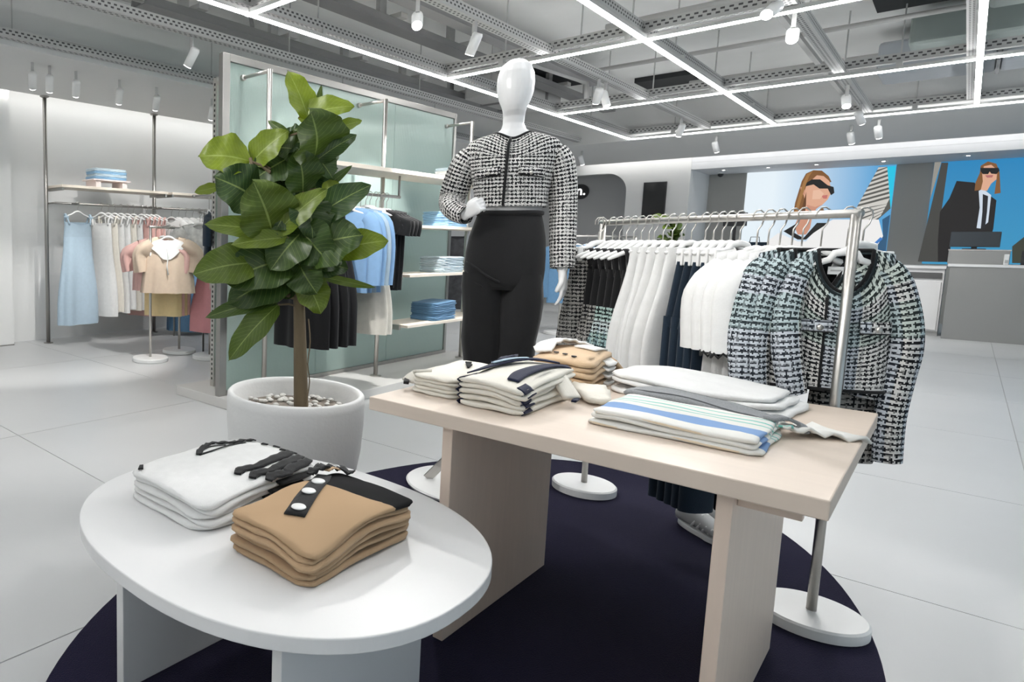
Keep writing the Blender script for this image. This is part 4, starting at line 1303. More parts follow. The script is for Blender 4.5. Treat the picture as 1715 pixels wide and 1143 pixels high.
# jacket
def jring(cx, cz, rx, ry, zf=None, amp=0, ph=0): return ering((cx, .004, cz), rx, ry, 56, amp, 9, ph, zf=zf)
rg = []
nk = lambda ca, sa: (-.030 * smooth01(1 - abs(ca)) if sa < 0 else .004)
rg.append(jring(.02, 1.632, .078, .070, nk))
rg.append(jring(.02, 1.628, .095, .082, lambda ca, sa: (-.046 * smooth01(1 - abs(ca)) if sa < 0 else -.01 * (1 - abs(ca)))))
rg.append(jring(.02, 1.618, .135, .096, lambda ca, sa: -.055 * smooth01(1 - abs(ca))))
rg.append(jring(.02, 1.600, .175, .104, lambda ca, sa: -.060 * smooth01(1 - abs(ca))))
rg.append(jring(.02, 1.575, .193, .108, lambda ca, sa: -.058 * smooth01(1 - abs(ca))))
for z, rx, ry, cx in ((1.52, .188, .114, .02), (1.47, .172, .122, .02), (1.43, .162, .122, .02), (1.39, .154, .116, .022), (1.35, .148, .110, .024), (1.325, .146, .108, .025), (1.312, .147, .109, .025)):
    rg.append(jring(cx, z, rx, ry, None, .015, z * 9))
jk = cloth_mesh('jacket', rg, TW, t); jk.location = (0, 0, -RZ)
inner = [[Vector((p.x * .985, p.y * .985, p.z)) for p in r_] for r_ in rg[-6:]]
ln = cloth_mesh('lining', inner, BLACK, jk)
closed_tube('neck_trim', rg[0], .0062, BLACK, jk)
def jfront(x, z, off=.004):
    # front surface depth of the jacket at height z
    zs = [(1.60, .06, .02, .17), (1.575, .104, .02, .19), (1.52, .114, .02, .188), (1.47, .122, .02, .172), (1.43, .122, .02, .162), (1.39, .116, .022, .154), (1.35, .110, .024, .148), (1.312, .109, .025, .147)]
    for a, b in zip(zs, zs[1:]):
        if b[1] and a[0] >= z >= b[0]:
            u = (a[0] - z) / (a[0] - b[0]); ry = a[1] + (b[1] - a[1]) * u; cx = a[2] + (b[2] - a[2]) * u; rx = a[3] + (b[3] - a[3]) * u
            return .004 - ry * math.sqrt(max(0, 1 - ((x - cx) / rx) ** 2)) - off
    return -.11
pts = [(.004 - .010 * (1.60 - z) / .28, jfront(.004, z, .003), z) for z in (1.572, 1.55, 1.52, 1.49, 1.46, 1.43, 1.40, 1.37, 1.34, 1.316)]
mesh('placket_trim', *tube([(.010, -.066, 1.604), (.008, -.088, 1.59)] + pts, .0062, 6), BLACK, jk, smooth=True)
for s in (-1, 1):
    fx = .012 + s * .085
    V, F, U = [], [], []
    for i in range(9):
        for j in range(4):
            x = fx + (i / 8 - .5) * .10; z = 1.478 + .010 * s * 0 - j * .011 + (-.012 * (i / 8) if s > 0 else -.012 * (1 - i / 8))
            V.append((x, jfront(x, z, .006 + .004 * (j / 3)), z)); U.append((x, z))
    for i in range(8):
        for j in range(3):
            a = i * 4 + j; F.append((a, a + 4, a + 5, a + 1))
    fl = mesh('pocket_flap', V, F, TW, jk, smooth=True, uv=U)
    md = fl.modifiers.new('thick', 'SOLIDIFY'); md.thickness = .005
    mesh('flap_trim', *tube([V[i * 4 + 3] for i in range(9)], .004, 6), BLACK, fl, smooth=True)
    v = V[4 * 4 + 2]
    vv, ff = lathe([(.001, 0), (.008, 0), (.008, .004), (.001, .005)], 12)
    mesh('button', vv, ff, STEEL, fl, smooth=True, loc=(v[0], v[1] - .004, v[2]), rot=(PI / 2, 0, 0))
def arm_sleeve(path, rx, ry, amp=.05):
    R_s = sleeve_loft(densify(path, 5), rx, ry, 28, amp, 5, .4)
    return cloth_mesh('sleeve', R_s, TW, jk)
arm_sleeve([(-.142, .01, 1.552), (-.172, .016, 1.505), (-.205, .03, 1.42), (-.222, .035, 1.352), (-.215, -.05, 1.312), (-.180, -.108, 1.284), (-.146, -.146, 1.273)], [.046, .062, .062, .058, .050, .044, .040], [.055, .068, .064, .058, .05, .044, .038])
arm_sleeve([(.182, .01, 1.552), (.208, .018, 1.50), (.228, .032, 1.39), (.236, .035, 1.29), (.240, .025, 1.17), (.245, .008, 1.05)], [.046, .060, .058, .054, .052, .048], [.055, .066, .062, .058, .054, .048])
# inner grey top edge
rr_ = [ering((.022, .0, z), .131, .094, 40) for z in (1.36, 1.33, 1.30, 1.285)]
tp = cloth_mesh('inner_top', rr_, cloth('grey_jersey', (.42, .42, .42)), t); tp.location = (0, 0, -RZ)
# trousers
rg = []
for z, cx, rx, ry in ((1.302, .022, .126, .090), (1.285, .022, .129, .093), (1.24, .020, .142, .104), (1.18, .016, .156, .114), (1.11, .013, .164, .118), (1.04, .012, .166, .116), (.985, .012, .162, .110), (.95, .012, .150, .098)):
    rg.append(ering((cx, .004, z), rx, ry, 48, .012 if z < 1.2 else 0, 7, z * 8, .92))
tr = cloth_mesh('trousers', rg, TROUSER, t, cap1=True); tr.location = (0, 0, -RZ)
closed_tube('waistband', [p for p in rg[1]], .012, TROUSER, tr)
for s, cx0, cx1, cx2 in ((-1, -.072, -.056, -.050), (1, .094, .072, .060)):
    L_ = []
    for z in (1.02, .96, .90, .82, .72, .62, .50, .38, .26, .16, .07):
        u = (1.02 - z) / .95
        cx = cx0 + (cx1 - cx0) * min(1, u * 2) + (cx2 - cx1) * max(0, u * 2 - 1)
        rx = .083 + .010 * math.sin(PI * min(1, u * 2.2)) - .016 * u + .006 * math.sin(z * 22 + s)
        L_.append(ering((cx, .004 + .02 * u, z), rx, .105 - .03 * u, 30, .02, 5, z * 10 + s, .95))
    cloth_mesh('trouser_leg', L_, TROUSER, tr)
# slanting drape folds over the hip
for j, P in enumerate(([(-.142, -.045, 1.07), (-.10, -.088, 1.045), (-.05, -.113, 1.01), (.0, -.115, .985)], [(-.146, -.04, 1.03), (-.115, -.078, .995), (-.07, -.104, .96)])):
    mesh('drape_fold', *tube(densify(P, 4), [.002] + [.005] * (len(P) * 4 - 5) + [.002], 6), TROUSER, tr, smooth=True)

# ================================================================== FRONT CLOTHES RACK
RA = math.atan2(-.576, .817)
RP = Vector((2.603, .215, 0)); RD = Vector((.576, .817, 0)); RN = Vector((.817, -.576, 0)); RL = 1.05
def rack(name, p0, p1, hgt, label, zb=0.0, br=.132, lower=True, group=None):
    p0 = Vector((*p0, 0)); p1 = Vector((*p1, 0)); d = (p1 - p0); L = d.length
    t = empty(name, ((p0.x + p1.x) / 2, (p0.y + p1.y) / 2, zb), math.atan2(d.y, d.x), label, 'clothes rack', group)
    for s in (-1, 1):
        V, F = lathe([(br - .01, 0), (br, .004), (br, .032), (br - .006, .038), (.001, .0385)], 48)
        b = mesh('base', [(x + s * L / 2, y, z) for x, y, z in V], F, MARBLE, t)
        mesh('post', *tube([(s * L / 2, 0, .038), (s * L / 2, 0, hgt - zb)], .0125, 14), STEEL, t, smooth=True)
    mesh('rail', *tube([(-L / 2 - .012, 0, hgt - zb), (L / 2 + .012, 0, hgt - zb)], .0125, 14), STEEL, t, smooth=True)
    return t
rack('clothes_rack', RP[:2], (RP + RD * RL)[:2], 1.249, 'steel clothes rack with round white bases full of tweed and white clothes', RZ)

def rk(s, off=0.0): 
    p = RP + RD * s + RN * off
    return (p.x, p.y, 1.249)

# the jacket shown face-on behind the near post
def tweed_jacket(name, loc, rz, label, group, mat, full=True, ph=0.0, wide=1.0, L=.415, sl=.60):
    t = empty(name, loc, rz, label, 'jacket', group)
    t.scale = (.88, .95, 1)
    hanger(t, .21, -.128, drop=.03)
    sw, nw = .128 * wide, .072
    rings = top_loft(sw, nw, .125, L, .140 * wide, .142 * wide, .042, slope=.20, back=.0, n=48, amp=.05, k=7, ph=ph, yoke=.05, rows=10)
    jb = cloth_mesh('body', rings, mat, t)
    inner = [[Vector((p.x * .965, p.y * .92, p.z - .001)) for p in R] for R in rings[:11]]
    cloth_mesh('lining', inner, cloth('jacket_lining', (.028, .028, .03)), t)
    closed_tube('neck_trim', rings[0], .0055, BLACK, t)
    closed_tube('neck_braid', [p + Vector((0, -.002, -.010)) for p in [Vector((q.x * 1.09, q.y * 1.10, q.z)) for q in rings[0]]], .0042, mat, t)
    # neck label
    if full:
        V, F = boxes([(-.038, .004, .0100, .0110, -.178, -.155), (-.012, .0, .0098, .0108, -.192, -.178)])
        lb = mesh('brand_label', V, F, WHITEP, t)
        V, F = boxes([(-.031, -.002, .0090, .0098, -.169, -.164)])
        mesh('label_print', V, F, GREYM, lb)
    for s in (-1, 1):
        if full:
            P = ([(s * (sw - .022), .0, -.150), (s * (sw + .004), .0, -.19), (s * (sw + .034), -.005, -.29), (s * (sw + .046), -.008, -.386), (s * (sw + .040), -.004, -.48), (s * (sw + .034), .0, -.6), (s * (sw + .04), .0, -.73)] if s > 0 else
                 [(s * (sw - .022), .0, -.150), (s * (sw + .004), -.008, -.19), (s * (sw + .028), -.03, -.29), (s * (sw + .020), -.045, -.40), (s * (sw + .0), -.048, -.50), (s * (sw - .01), -.048, -.54)])
        else:
            P = [(s * (sw - .022), .0, -.150), (s * (sw + .004), -.004, -.19), (s * (sw + .032), -.01, -.29), (s * (sw + .042), -.016, -.39), (s * (sw + .034), -.018, -.48), (s * (sw + .026), -.018, -.545)]
        R = sleeve_loft(densify(P, 5), [.030, .042, .044, .042, .040, .038], [.034, .042, .042, .038, .034, .032], 24, .06, 5, ph + s)
        slv = cloth_mesh('sleeve', R, mat, t, uvoff=.3 * s)
    # placket, pockets, buttons, fringed hem
    def fy(x, z):
        u = (z + .105) / -L
        return -(.045 * (1 + .15 * u)) * math.sqrt(max(.05, 1 - (x / (.140 * wide)) ** 2)) - .004
    mesh('placket_trim', *tube([(.004, fy(0, z) - .002, z) for z in (-.245, -.3, -.36, -.42, -.48, -.105 - L)], .005, 6), BLACK, t, smooth=True)
    for s in (-1, 1):
        V, F, U = [], [], []
        for i in range(8):
            for j in range(4):
                x = s * .076 + (i / 7 - .5) * .085; z = -.312 - j * .011
                V.append((x, fy(x, z) - .006 - .004 * j / 3, z)); U.append((x + 1, z))
        for i in range(7):
            for j in range(3):
                a = i * 4 + j; F.append((a, a + 4, a + 5, a + 1))
        fl = mesh('pocket_flap', V, F, mat, t, smooth=True, uv=U)
        md = fl.modifiers.new('thick', 'SOLIDIFY'); md.thickness = .005
        mesh('flap_trim', *tube([V[i * 4 + 3] for i in range(8)], .0035, 6), BLACK, fl, smooth=True)
        v = V[4 * 4 + 2]
        vv, ff = lathe([(.001, 0), (.009, 0), (.009, .004), (.001, .006)], 12)
        mesh('button', vv, ff, STEEL, fl, smooth=True, loc=(v[0], v[1] - .004, v[2]), rot=(PI / 2, 0, 0))
    hm = [Vector((p.x * 1.005, p.y * 1.01, p.z)) for p in rings[-1]]
    closed_tube('hem_trim', hm, .005, BLACK, t)
    return t
tweed_jacket('tweed_jacket', rk(.055, .045), math.radians(-64), 'black white and blue tweed jacket shown face-on behind the near rack post', 'tweed jackets on the rack', TWM)
tweed_jacket('tweed_jacket', rk(.095, .005), math.radians(-56), 'tweed jacket with a black placket hanging second behind the face-on jacket', 'tweed jackets on the rack', TWM, False, 1.0, 1.02)
tweed_jacket('tweed_jacket', rk(.135, -.015), math.radians(-48), 'tweed jacket hanging third from the near post, beside the white blouses', 'tweed jackets on the rack', TWM, False, 2.0, 1.02)
t_ = hung_bottom('tweed_skirt', rk(.075, .12), math.radians(-55), 'dark charcoal tweed skirt hanging below the face-on jacket', 'skirt', 'tweed skirts on the rack', TWD, .075, .09, .46, .03, .10, 5, .6, zt=-.29)
# white blouses with black scalloped cuffs
for i in range(4):
    s = .180 + .040 * i
    t_ = hung_top('white_blouse', rk(s, .0), RA - .10, 'white blouse with black scalloped cuffs, %s from the tweed jackets' % ('first', 'second', 'third', 'fourth')[i], 'blouse', 'white blouses on the rack', WCL, .128, .068, .05, .42, .135, .14, .034, sl=.32, slw=.050, sout=.048, ph=i, amp=.14)
    if i < 2:
        for ch in [c for c in t_.children if c.name.startswith('sleeve')]:
            me = ch.data
            m = 19; nr = len(me.vertices) // m
            ring = [me.vertices[(nr - 1) * m + q].co.copy() for q in range(18)]
            pts = []
            for q in range(18):
                p = ring[q]; pts.append(Vector((p.x, p.y, p.z - .006 + (.007 if q % 2 else -.007))))
            closed_tube('cuff_trim', pts, .0045, BLACK, ch)
    if i == 0:
        for sx in (-1, 1):
            for q, (x, z) in enumerate(((.165, -.30), (.18, -.335), (.155, -.36))):
                V, F = lathe([(.001, -.006), (.010, -.003), (.011, .002), (.001, .006)], 6)
                mesh('embroidery', V, F, BLACK, t_, loc=(sx * x, -.042, z), rot=(PI / 2, 0, .3 * q))
# navy trousers on clip hangers, nearly floor length
for i in range(5):
    hung_bottom('navy_trousers', rk(.365 + .035 * i, .0), RA, 'long navy trousers on a white clip hanger, %s from the white blouses' % O_[i], 'trousers', 'navy trousers on the rack', NAVYD, .10, .135, .885, .020, .2, 4, i * 1.3, legs=True, zt=-.155)
# white trousers and skirts
for i in range(5):
    hung_bottom('white_trousers', rk(.555 + .045 * i, -.01), RA, 'wide white trousers on a white hanger, %s from the navy trousers' % O_[i], 'trousers', 'white trousers on the rack', WCL2, .095, .165, .56, .026, .2, 4, i * 1.7, zt=-.105, flare=1.2, clips=False)
# tweed pinafore dresses over dark bodices with white price tags
for i in range(6):
    s = .775 + .042 * i
    mt = (TWG, TWG, TWG, TWG, TWD, TWD)[i]
    t_ = slip_dress('tweed_dress', rk(s, .0), RA, 'sleeveless tweed dress with dark bodice, %s from the white trousers' % O_[i], 'dress', 'tweed dresses on the rack', mt, .10, .17, .56, .030, True, .16, 5, i * 1.1, topmat=BLACK)
    V, F = boxes([(-.012, .012, -.001, .001, -.075, 0)])
    mesh('price_tag', V, F, WHITEP, t_, loc=(-.055, -.045, -.13))
for i in range(2):
    hung_bottom('tweed_skirt', rk(1.015 + .018 * i, -.03), RA, 'long charcoal tweed skirt at the far post, ' + ('inner', 'outer')[i] + ' one', 'skirt', 'tweed skirts on the rack', TWD, .12, .17, .62, .024, .16, 5, i * 2.0, zt=-.115)

# shoes standing under the navy trousers
def sneaker(loc, rz, label):
    t = empty('sneaker', loc, rz, label, 'shoe', 'shoes under the rack')
    def ring(x, w, z0, z1):
        out = []
        for k in range(16):
            a = 2 * PI * k / 16
            out.append(Vector((x, w * math.cos(a), (z0 + z1) / 2 + (z1 - z0) / 2 * math.sin(a))))
        return out
    V, F, U = loft([ring(-.13, .012, .03, .05), ring(-.125, .030, .018, .085), ring(-.09, .036, .018, .098), ring(-.04, .037, .018, .095), ring(.02, .040, .018, .075), ring(.07, .044, .018, .058), ring(.11, .040, .018, .048), ring(.135, .022, .02, .036), ring(.14, .006, .024, .030)], True, True)
    mesh('upper', V, F, M('shoe_grey', (.45, .45, .45), .6), t, smooth=True)
    P = []
    for k in range(28):
        a = 2 * PI * k / 28
        x = .138 * math.cos(a); w = .044 if x > 0 else .037
        P.append((x + .002, w * math.sin(a) * (1 - .12 * math.cos(a) ** 4)))
    V, F = prism(P, 0, .022); mesh('sole', V, F, WHITEP, t, bevel=.004)
    for i in range(4):
        x = -.02 + .026 * i
        h = .094 - .012 * i
        mesh('stripe', *tube([(x - .02, -.036, .03), (x - .004, -.034, .055), (x + .004, -.012, h - .012), (x + .004, .012, h - .012), (x - .004, .034, .055), (x - .02, .036, .03)], .005, 6), WHITEP, t, smooth=True)
    return t
sneaker((3.06, .57, RZ), math.radians(236), 'grey and white striped shoe under the navy trousers')
sneaker((3.13, .50, RZ), math.radians(236), 'grey and white striped shoe mostly hidden behind the birch table leg')

# ================================================================== FLUTED GLASS STAND
t = empty('glass_stand', (4.42, 3.28, 0), 0, 'long display stand of fluted green glass with steel posts on a low plinth', 'display stand')
O3 = (4.42, 3.28, 0)
loc_box('plinth', (2.888, 6.02, 2.80, 3.785, 0, .07), M('plinth_grey', (.58, .57, .55), .5, var=.03, vs=3), t, O3, .004)
GY = 3.33
loc_box('frame_post', (2.90, 2.965, GY - .022, GY + .022, .07, 2.385), STEELD, t, O3, .003)
loc_box('frame_post', (5.855, 5.89, GY - .022, GY + .022, .07, 2.385), STEELD, t, O3, .003)
loc_box('frame_top', (2.966, 5.854, GY - .022, GY + .022, 2.335, 2.385), STEELD, t, O3, .003)
loc_box('frame_bottom', (2.966, 5.854, GY - .022, GY + .022, .07, .10), STEELD, t, O3, .003)
for a, b in ((2.966, 3.928), (3.932, 4.89), (4.894, 5.854)):
    V, F = boxes([(-(b - a) / 2, (b - a) / 2, -.006, .006, 0, 2.233)])
    mesh('glass_pane', V, F, FLUTED, t, loc=((a + b) / 2 - O3[0], GY - O3[1], .101))
PERF = M('upright_slots', (.02, .02, .02), .8)
for px in (3.086, 4.37, 5.72):
    p = mesh('pole', *tube([(px - O3[0], 3.06 - O3[1], .07), (px - O3[0], 3.06 - O3[1], 2.26)], .017, 14), STEEL, t, smooth=True)
    mesh('pole_foot', *lathe([(.045, .07), (.045, .078), (.02, .084)], 18, px - O3[0], 3.06 - O3[1]), STEEL, p)
    mesh('top_arm', *tube([(px - O3[0], 3.06 - O3[1], 2.25), (px - O3[0], GY - O3[1] - .012, 2.25)], .012, 10), STEEL, p, smooth=True)
    V, F = lathe([(.02, 0), (.02, .02), (.012, .024)], 14); mesh('arm_boss', V, F, STEEL, p, loc=(px - O3[0], GY - O3[1] - .008, 2.25), rot=(PI / 2, 0, 0))
for px in (3.10, 4.37, 5.72):
    u = mesh('upright', *boxes([(px - .02 - O3[0], px + .02 - O3[0], 3.58 - O3[1], 3.62 - O3[1], .07, 2.30)]), STEEL, t)
    if px < 3.2:
        V, F = boxes([(px - .021 - O3[0], px - .0195 - O3[0], 3.594 - O3[1], 3.606 - O3[1], .12 + .036 * k, .138 + .036 * k) for k in range(60)])
        sl = mesh('slot_row', V, F, PERF, u); sl['kind'] = 'stuff'
    mesh('back_arm', *boxes([(px - .012 - O3[0], px + .012 - O3[0], GY + .012 - O3[1], 3.58 - O3[1], 2.25, 2.275)]), STEEL, u)
# shelves: the long top one, three short ones
loc_box('shelf', (3.09, 5.80, 2.79, 3.10, 1.66, 1.69), SHELFW, t, O3, .002)
for z in (1.288, .905, .508):
    s_ = loc_box('shelf', (4.40, 5.80, 2.80, 3.09, z - .022, z), SHELFW, t, O3, .002)
    loc_box('shelf_bracket', (4.372, 4.399, 2.86, 3.05, z - .04, z), STEEL, s_, O3)
rl = mesh('hanging_rail', *tube([(3.09 - O3[0], 2.90 - O3[1], 1.50), (4.37 - O3[0], 2.90 - O3[1], 1.50)], .0115, 12), STEELD, t, smooth=True)
for px in (3.10, 4.36):
    mesh('rail_drop', *tube([(px - O3[0], 2.90 - O3[1], 1.50), (px - O3[0], 2.90 - O3[1], 1.66)], .009, 8), STEELD, rl, smooth=True)
mesh('back_rail', *tube([(3.08 - O3[0], 3.84 - O3[1], 1.48), (5.72 - O3[0], 3.84 - O3[1], 1.48)], .0115, 12), STEELD, t, smooth=True)
for px in (3.10, 4.37, 5.72):
    mesh('back_rail_arm', *tube([(px - O3[0], 3.60 - O3[1], 1.48), (px - O3[0], 3.84 - O3[1], 1.48)], .009, 8), STEELD, t, smooth=True)

# folded denim on the shelves
def pile(x, y, z, n, w, d, h, mat, lab, group, cat='jeans', name='folded_jeans', rz=0.0, wave=None, seed=0, cn=.035):
    zz = z + .0005
    nm = {4: ('lowest', 'second lowest', 'second from the top', 'topmost'), 5: names5, 6: ('lowest', 'second lowest', 'third lowest', 'third from the top', 'second from the top', 'topmost'), 3: ('lowest', 'middle', 'topmost')}[n]
    for i in range(n):
        m = mat[i % len(mat)] if isinstance(mat, list) else mat
        o = folded(name, w * (1 - .01 * (i % 2)), d, h, m, (x + .004 * ((i * 5) % 3 - 1), y, zz), rz, None, 2, wave if i else None, cn, seed=seed + i, n=48)
        tag(o, '%s %s' % (nm[i], lab), cat, group)
        zz += h
pile(5.28, 2.94, 1.69, 4, .36, .24, .024, [DENIMP, WCL2, WCL2, DENIMP], 'pale folded shirt on the top shelf of the glass stand', 'pale shirts on the top shelf', 'shirt', 'folded_shirt', seed=200, wave=lambda x, y: .004 * math.cos(x * 12))
pile(5.12, 2.94, 1.288, 5, .36, .24, .025, DENIML, 'light blue folded jeans on the second shelf of the glass stand', 'jeans on the second shelf', seed=210)
pile(5.10, 2.94, .905, 5, .34, .24, .026, DENIMP, 'washed blue folded jeans on the third shelf of the glass stand', 'jeans on the third shelf', seed=220)
pile(5.00, 2.94, .508, 5, .36, .24, .030, DENIM, 'mid blue folded jeans on the lowest shelf of the glass stand', 'jeans on the lowest shelf', seed=230, wave=lambda x, y: .006 * math.sin(x * 12))

# clothes on the near rail of the glass stand
GR = -PI / 2 + .16
z_ = 1.50
for i in range(4):
    hung_top('black_tee', (4.20 - .045 * i, 2.90, z_), GR, 'black short-sleeved top beside the shelves, %s from the pole' % O_[i], 'top', 'black tops on the glass stand', BLACK, .165, .07, .07, (.60, .60, .58, .56)[i], .155, .14, .03, sl=.17, slw=.06, sout=.06, ph=i)
for i in range(2):
    slip_dress('white_dress', (3.99 - .05 * i, 2.90, z_), GR, ('white sleeveless dress beside the black tops', 'ivory sleeveless dress behind the blue shirts')[i], 'dress', 'pale dresses on the glass stand', (CREAM, CREAM)[i], .12, .19, .82, .035, True, .14, 5, i * 1.4)
for i in range(4):
    hung_top('blue_shirt', (3.88 - .05 * i, 2.90, z_), GR, 'sky blue shirt half hidden by the plant, %s from the white dresses' % O_[i], 'shirt', 'sky blue shirts on the glass stand', SKY if i != 1 else LBLUE, .17, .07, .05, .60, .17, .175, .032, sl=.52, slw=.06, sout=.05, ph=i)
for i in range(4):
    hung_bottom('black_skirt', (3.54 - .085 * i, 2.90, z_), GR + .1, 'black skirt hanging behind the plant stem, %s from the blue shirts' % O_[i], 'skirt', 'black skirts on the glass stand', BLACK, .11, .20, .92, .04, .3, 5, i * 1.2, zt=-.14)
# navy tees on the far side of the glass
for i in range(3):
    hung_top('navy_tee', (3.24 + .06 * i, 3.84, 1.48), -PI / 2 - .75, 'navy short-sleeved top on the back rail of the glass stand, %s from its slotted upright' % O_[i], 'top', 'navy tops on the glass stand', NAVYD, .17, .07, .06, .50, .18, .19, .035, sl=.24, slw=.075, sout=.06, ph=i)
# floral dress at the end of the stand
t_ = slip_dress('floral_dress', (5.98, 3.30, 1.42), -PI / 2 + .9, 'black floral print dress at the far end of the glass stand', 'dress', None, FLORAL, .11, .17, .72, .035, True, .18, 5, .5)
tt = empty('end_hook', (5.98, 3.30, 1.42), 0, 'steel end hook carrying the floral dress', 'hook')
mesh('rod', *tube([(-.07, .03, 0), (.03, 0, 0)], .008, 8), STEEL, tt, smooth=True)

# ================================================================== DRESS WALL
def wall_pole(x, label):
    t = empty('wall_pole', (x, 6.57, 0), 0, label, 'display pole', 'wall display poles')
    mesh('pole', *tube([(0, 0, 0), (0, 0, 2.655)], .022, 12), STEELD, t, smooth=True)
    mesh('foot', *lathe([(.05, .0), (.05, .008), (.025, .014)], 16), STEELD, t)
    mesh('top_flange', *lathe([(.025, 2.64), (.05, 2.652), (.05, 2.659)], 16), STEELD, t)
    return t
for x, l in ((3.235, 'steel wall pole beside the pale blue dress'), (4.66, 'steel wall pole behind the pink blouse'), (6.05, 'steel wall pole seen through the fluted glass'), (7.45, 'steel wall pole farther along behind the glass')):
    wall_pole(x, l)
t = empty('wall_shelf', (3.95, 6.42, 1.69), 0, 'pale birch wall shelf above the pale blue dress', 'shelf', 'wall shelves')
mesh('board', *boxes([(-.69, .69, -.17, .17, 0, .028)]), SHELFW, t, bevel=.002)
for s in (-1, 1): mesh('bracket', *boxes([(s * .67 - .012, s * .67 + .012, -.15, .17, -.03, -.001)]), STEELD, t)
t = empty('wall_shelf', (5.36, 6.42, 1.69), 0, 'pale birch wall shelf behind the plant leaves', 'shelf', 'wall shelves')
mesh('board', *boxes([(-.66, .66, -.17, .17, 0, .028)]), SHELFW, t, bevel=.002)
for s in (-1, 1): mesh('bracket', *boxes([(s * .64 - .012, s * .64 + .012, -.15, .17, -.03, -.001)]), STEELD, t)
for i, (a, b) in enumerate(((3.25, 4.645), (4.68, 6.03), (6.07, 7.43))):
    t = empty('wall_rail', ((a + b) / 2, 6.40, 1.53), 0, ('steel hanging rail over the pale blue dress', 'steel hanging rail over the white blouses', 'steel hanging rail behind the glass stand')[i], 'clothes rail', 'wall hanging rails')
    h = (b - a) / 2
    mesh('rail', *tube([(-h, 0, 0), (h, 0, 0)], .0125, 10), STEELD, t, smooth=True)
    for s in (-1, 1): mesh('rail_arm', *tube([(s * (h - .002), 0, 0), (s * (h - .002), .17, 0)], .010, 8), STEELD, t, smooth=True)
# folded shirts in a tray on the shelf
t = empty('display_riser', (3.90, 6.42, 1.7185), 0, 'low pink riser tray under folded shirts on the wall shelf', 'riser')
mesh('top_board', *boxes([(-.24, .24, -.13, .13, .075, .09)]), M('riser_blush', (.80, .70, .68), .5), t)
for s in (-1, 1): mesh('foot', *boxes([(s * .17 - .03, s * .17 + .03, -.11, .11, 0, .0745)]), M('riser_blush', (.8, .7, .68), .5), t)
pile(3.90, 6.42, 1.8085, 4, .42, .24, .030, [DENIML, DENIMP], 'light blue folded shirt on the wall shelf riser', 'blue shirts on the wall shelf', 'shirt', 'folded_shirt', seed=300)
# pale blue pinafore dress facing out
t_ = slip_dress('pinafore_dress', (3.45, 6.27, 1.53), .12, 'pale blue pinafore dress with shoulder bows facing into the shop', 'dress', None, LBLUE, .165, .24, 1.10, .06, True, .26, 5, .4, bow=True)
tt = empty('face_out_arm', (3.45, 6.27, 1.53), 0, 'short steel arm holding the pale blue dress', 'hook')
mesh('rod', *tube([(0, .13, 0), (0, -.02, 0)], .009, 8), STEELD, tt, smooth=True)
WR = -PI / 2 + .35
for i in range(6):
    slip_dress('white_dress', (3.82 + .085 * i, 6.40, 1.53), WR, 'white dress on the wall rail, %s from the pale blue dress' % O_[i], 'dress', 'white dresses on the wall rail', (WCL, CREAM, WCL, WCL2, CREAM, WCL)[i], .13, .20, (1.05, 1.0, 1.02, .98, 1.0, 1.0)[i], .035, True, .16, 5, i)
for i in range(4):
    slip_dress('pink_dress', (4.36 + .07 * i, 6.40, 1.53), WR, 'blush pink dress on the wall rail, %s after the white dresses' % O_[i], 'dress', 'pink dresses on the wall rail', PINK, .13, .20, 1.08, .035, True, .18, 5, i)
for i in range(7):
    hung_top('white_blouse', (4.80 + .11 * i, 6.40, 1.53), WR, 'white blouse on the wall rail past the second pole, %s along' % O_[i], 'blouse', 'white blouses on the wall rail', WCL, .17, .075, .06, .55, .18, .19, .035, sl=.3, slw=.06, sout=.06, ph=i)
for i in range(7):
    slip_dress('blue_skirt_dress', (4.78 + .1 * i, 6.18, .93), WR, 'blue dress in the low row behind the beige blouse, %s along' % O_[i], 'dress', 'low row of blue dresses', (DENIM, SKY, DENIM, DENIML, DENIM, DENIML, SKY)[i], .13, .19, .68, .035, True, .16, 5, i)
t = empty('low_rail', (5.36, 6.18, .93), 0, 'low steel hanging rail carrying the blue dresses', 'clothes rail')
mesh('rail', *tube([(-.68, 0, 0), (.68, 0, 0)], .0125, 10), STEELD, t, smooth=True)
for s in (-1, 1): mesh('rail_leg', *tube([(s * .68, 0, 0), (s * .68, 0, -.93)], .0125, 8), STEELD, t, smooth=True)

# ------------------------------------------------------------------ double rack before the dress wall
rack('clothes_rack', (3.52, 5.02), (4.02, 5.22), 1.27, 'steel rack with the beige blouse in front of the dress wall', 0, .17)
hung_top('beige_blouse', (3.66, 4.93, 1.285), -.75, 'beige puff-sleeved blouse with a white lace collar at the rack front', 'blouse', None, BEIGE, .17, .10, .06, .53, .215, .25, .07, sl=.32, slw=.075, sout=.095, ph=.3, amp=.30, k=9)
ob = bpy.data.objects['beige_blouse']
V, F, U = [], [], []
cr = [ering((0, 0, z), rx, ry, 36, am, 10, .3, zf=lambda ca, sa, d=d: -d * smooth01(1 - abs(ca)) - .05 * abs(ca)) for z, rx, ry, d, am in ((-.085, .10, .03, .05, 0), (-.10, .145, .055, .09, .03), (-.13, .175, .075, .13, .06), (-.16, .185, .085, .16, .10))]
cloth_mesh('lace_collar', cr, WCL2, ob)
mesh('tie', *tube([(0, -.07, -.20), (.01, -.085, -.28), (0, -.09, -.38), (.012, -.09, -.46)], .006, 6), WCL2, ob, smooth=True)
tt = empty('face_out_arm', (3.66, 4.93, 1.285), 0, 'short steel arm holding the beige blouse', 'hook')
mesh('rod', *tube([(.02, .12, -.015), (0, -.015, 0)], .009, 8), STEELD, tt, smooth=True)
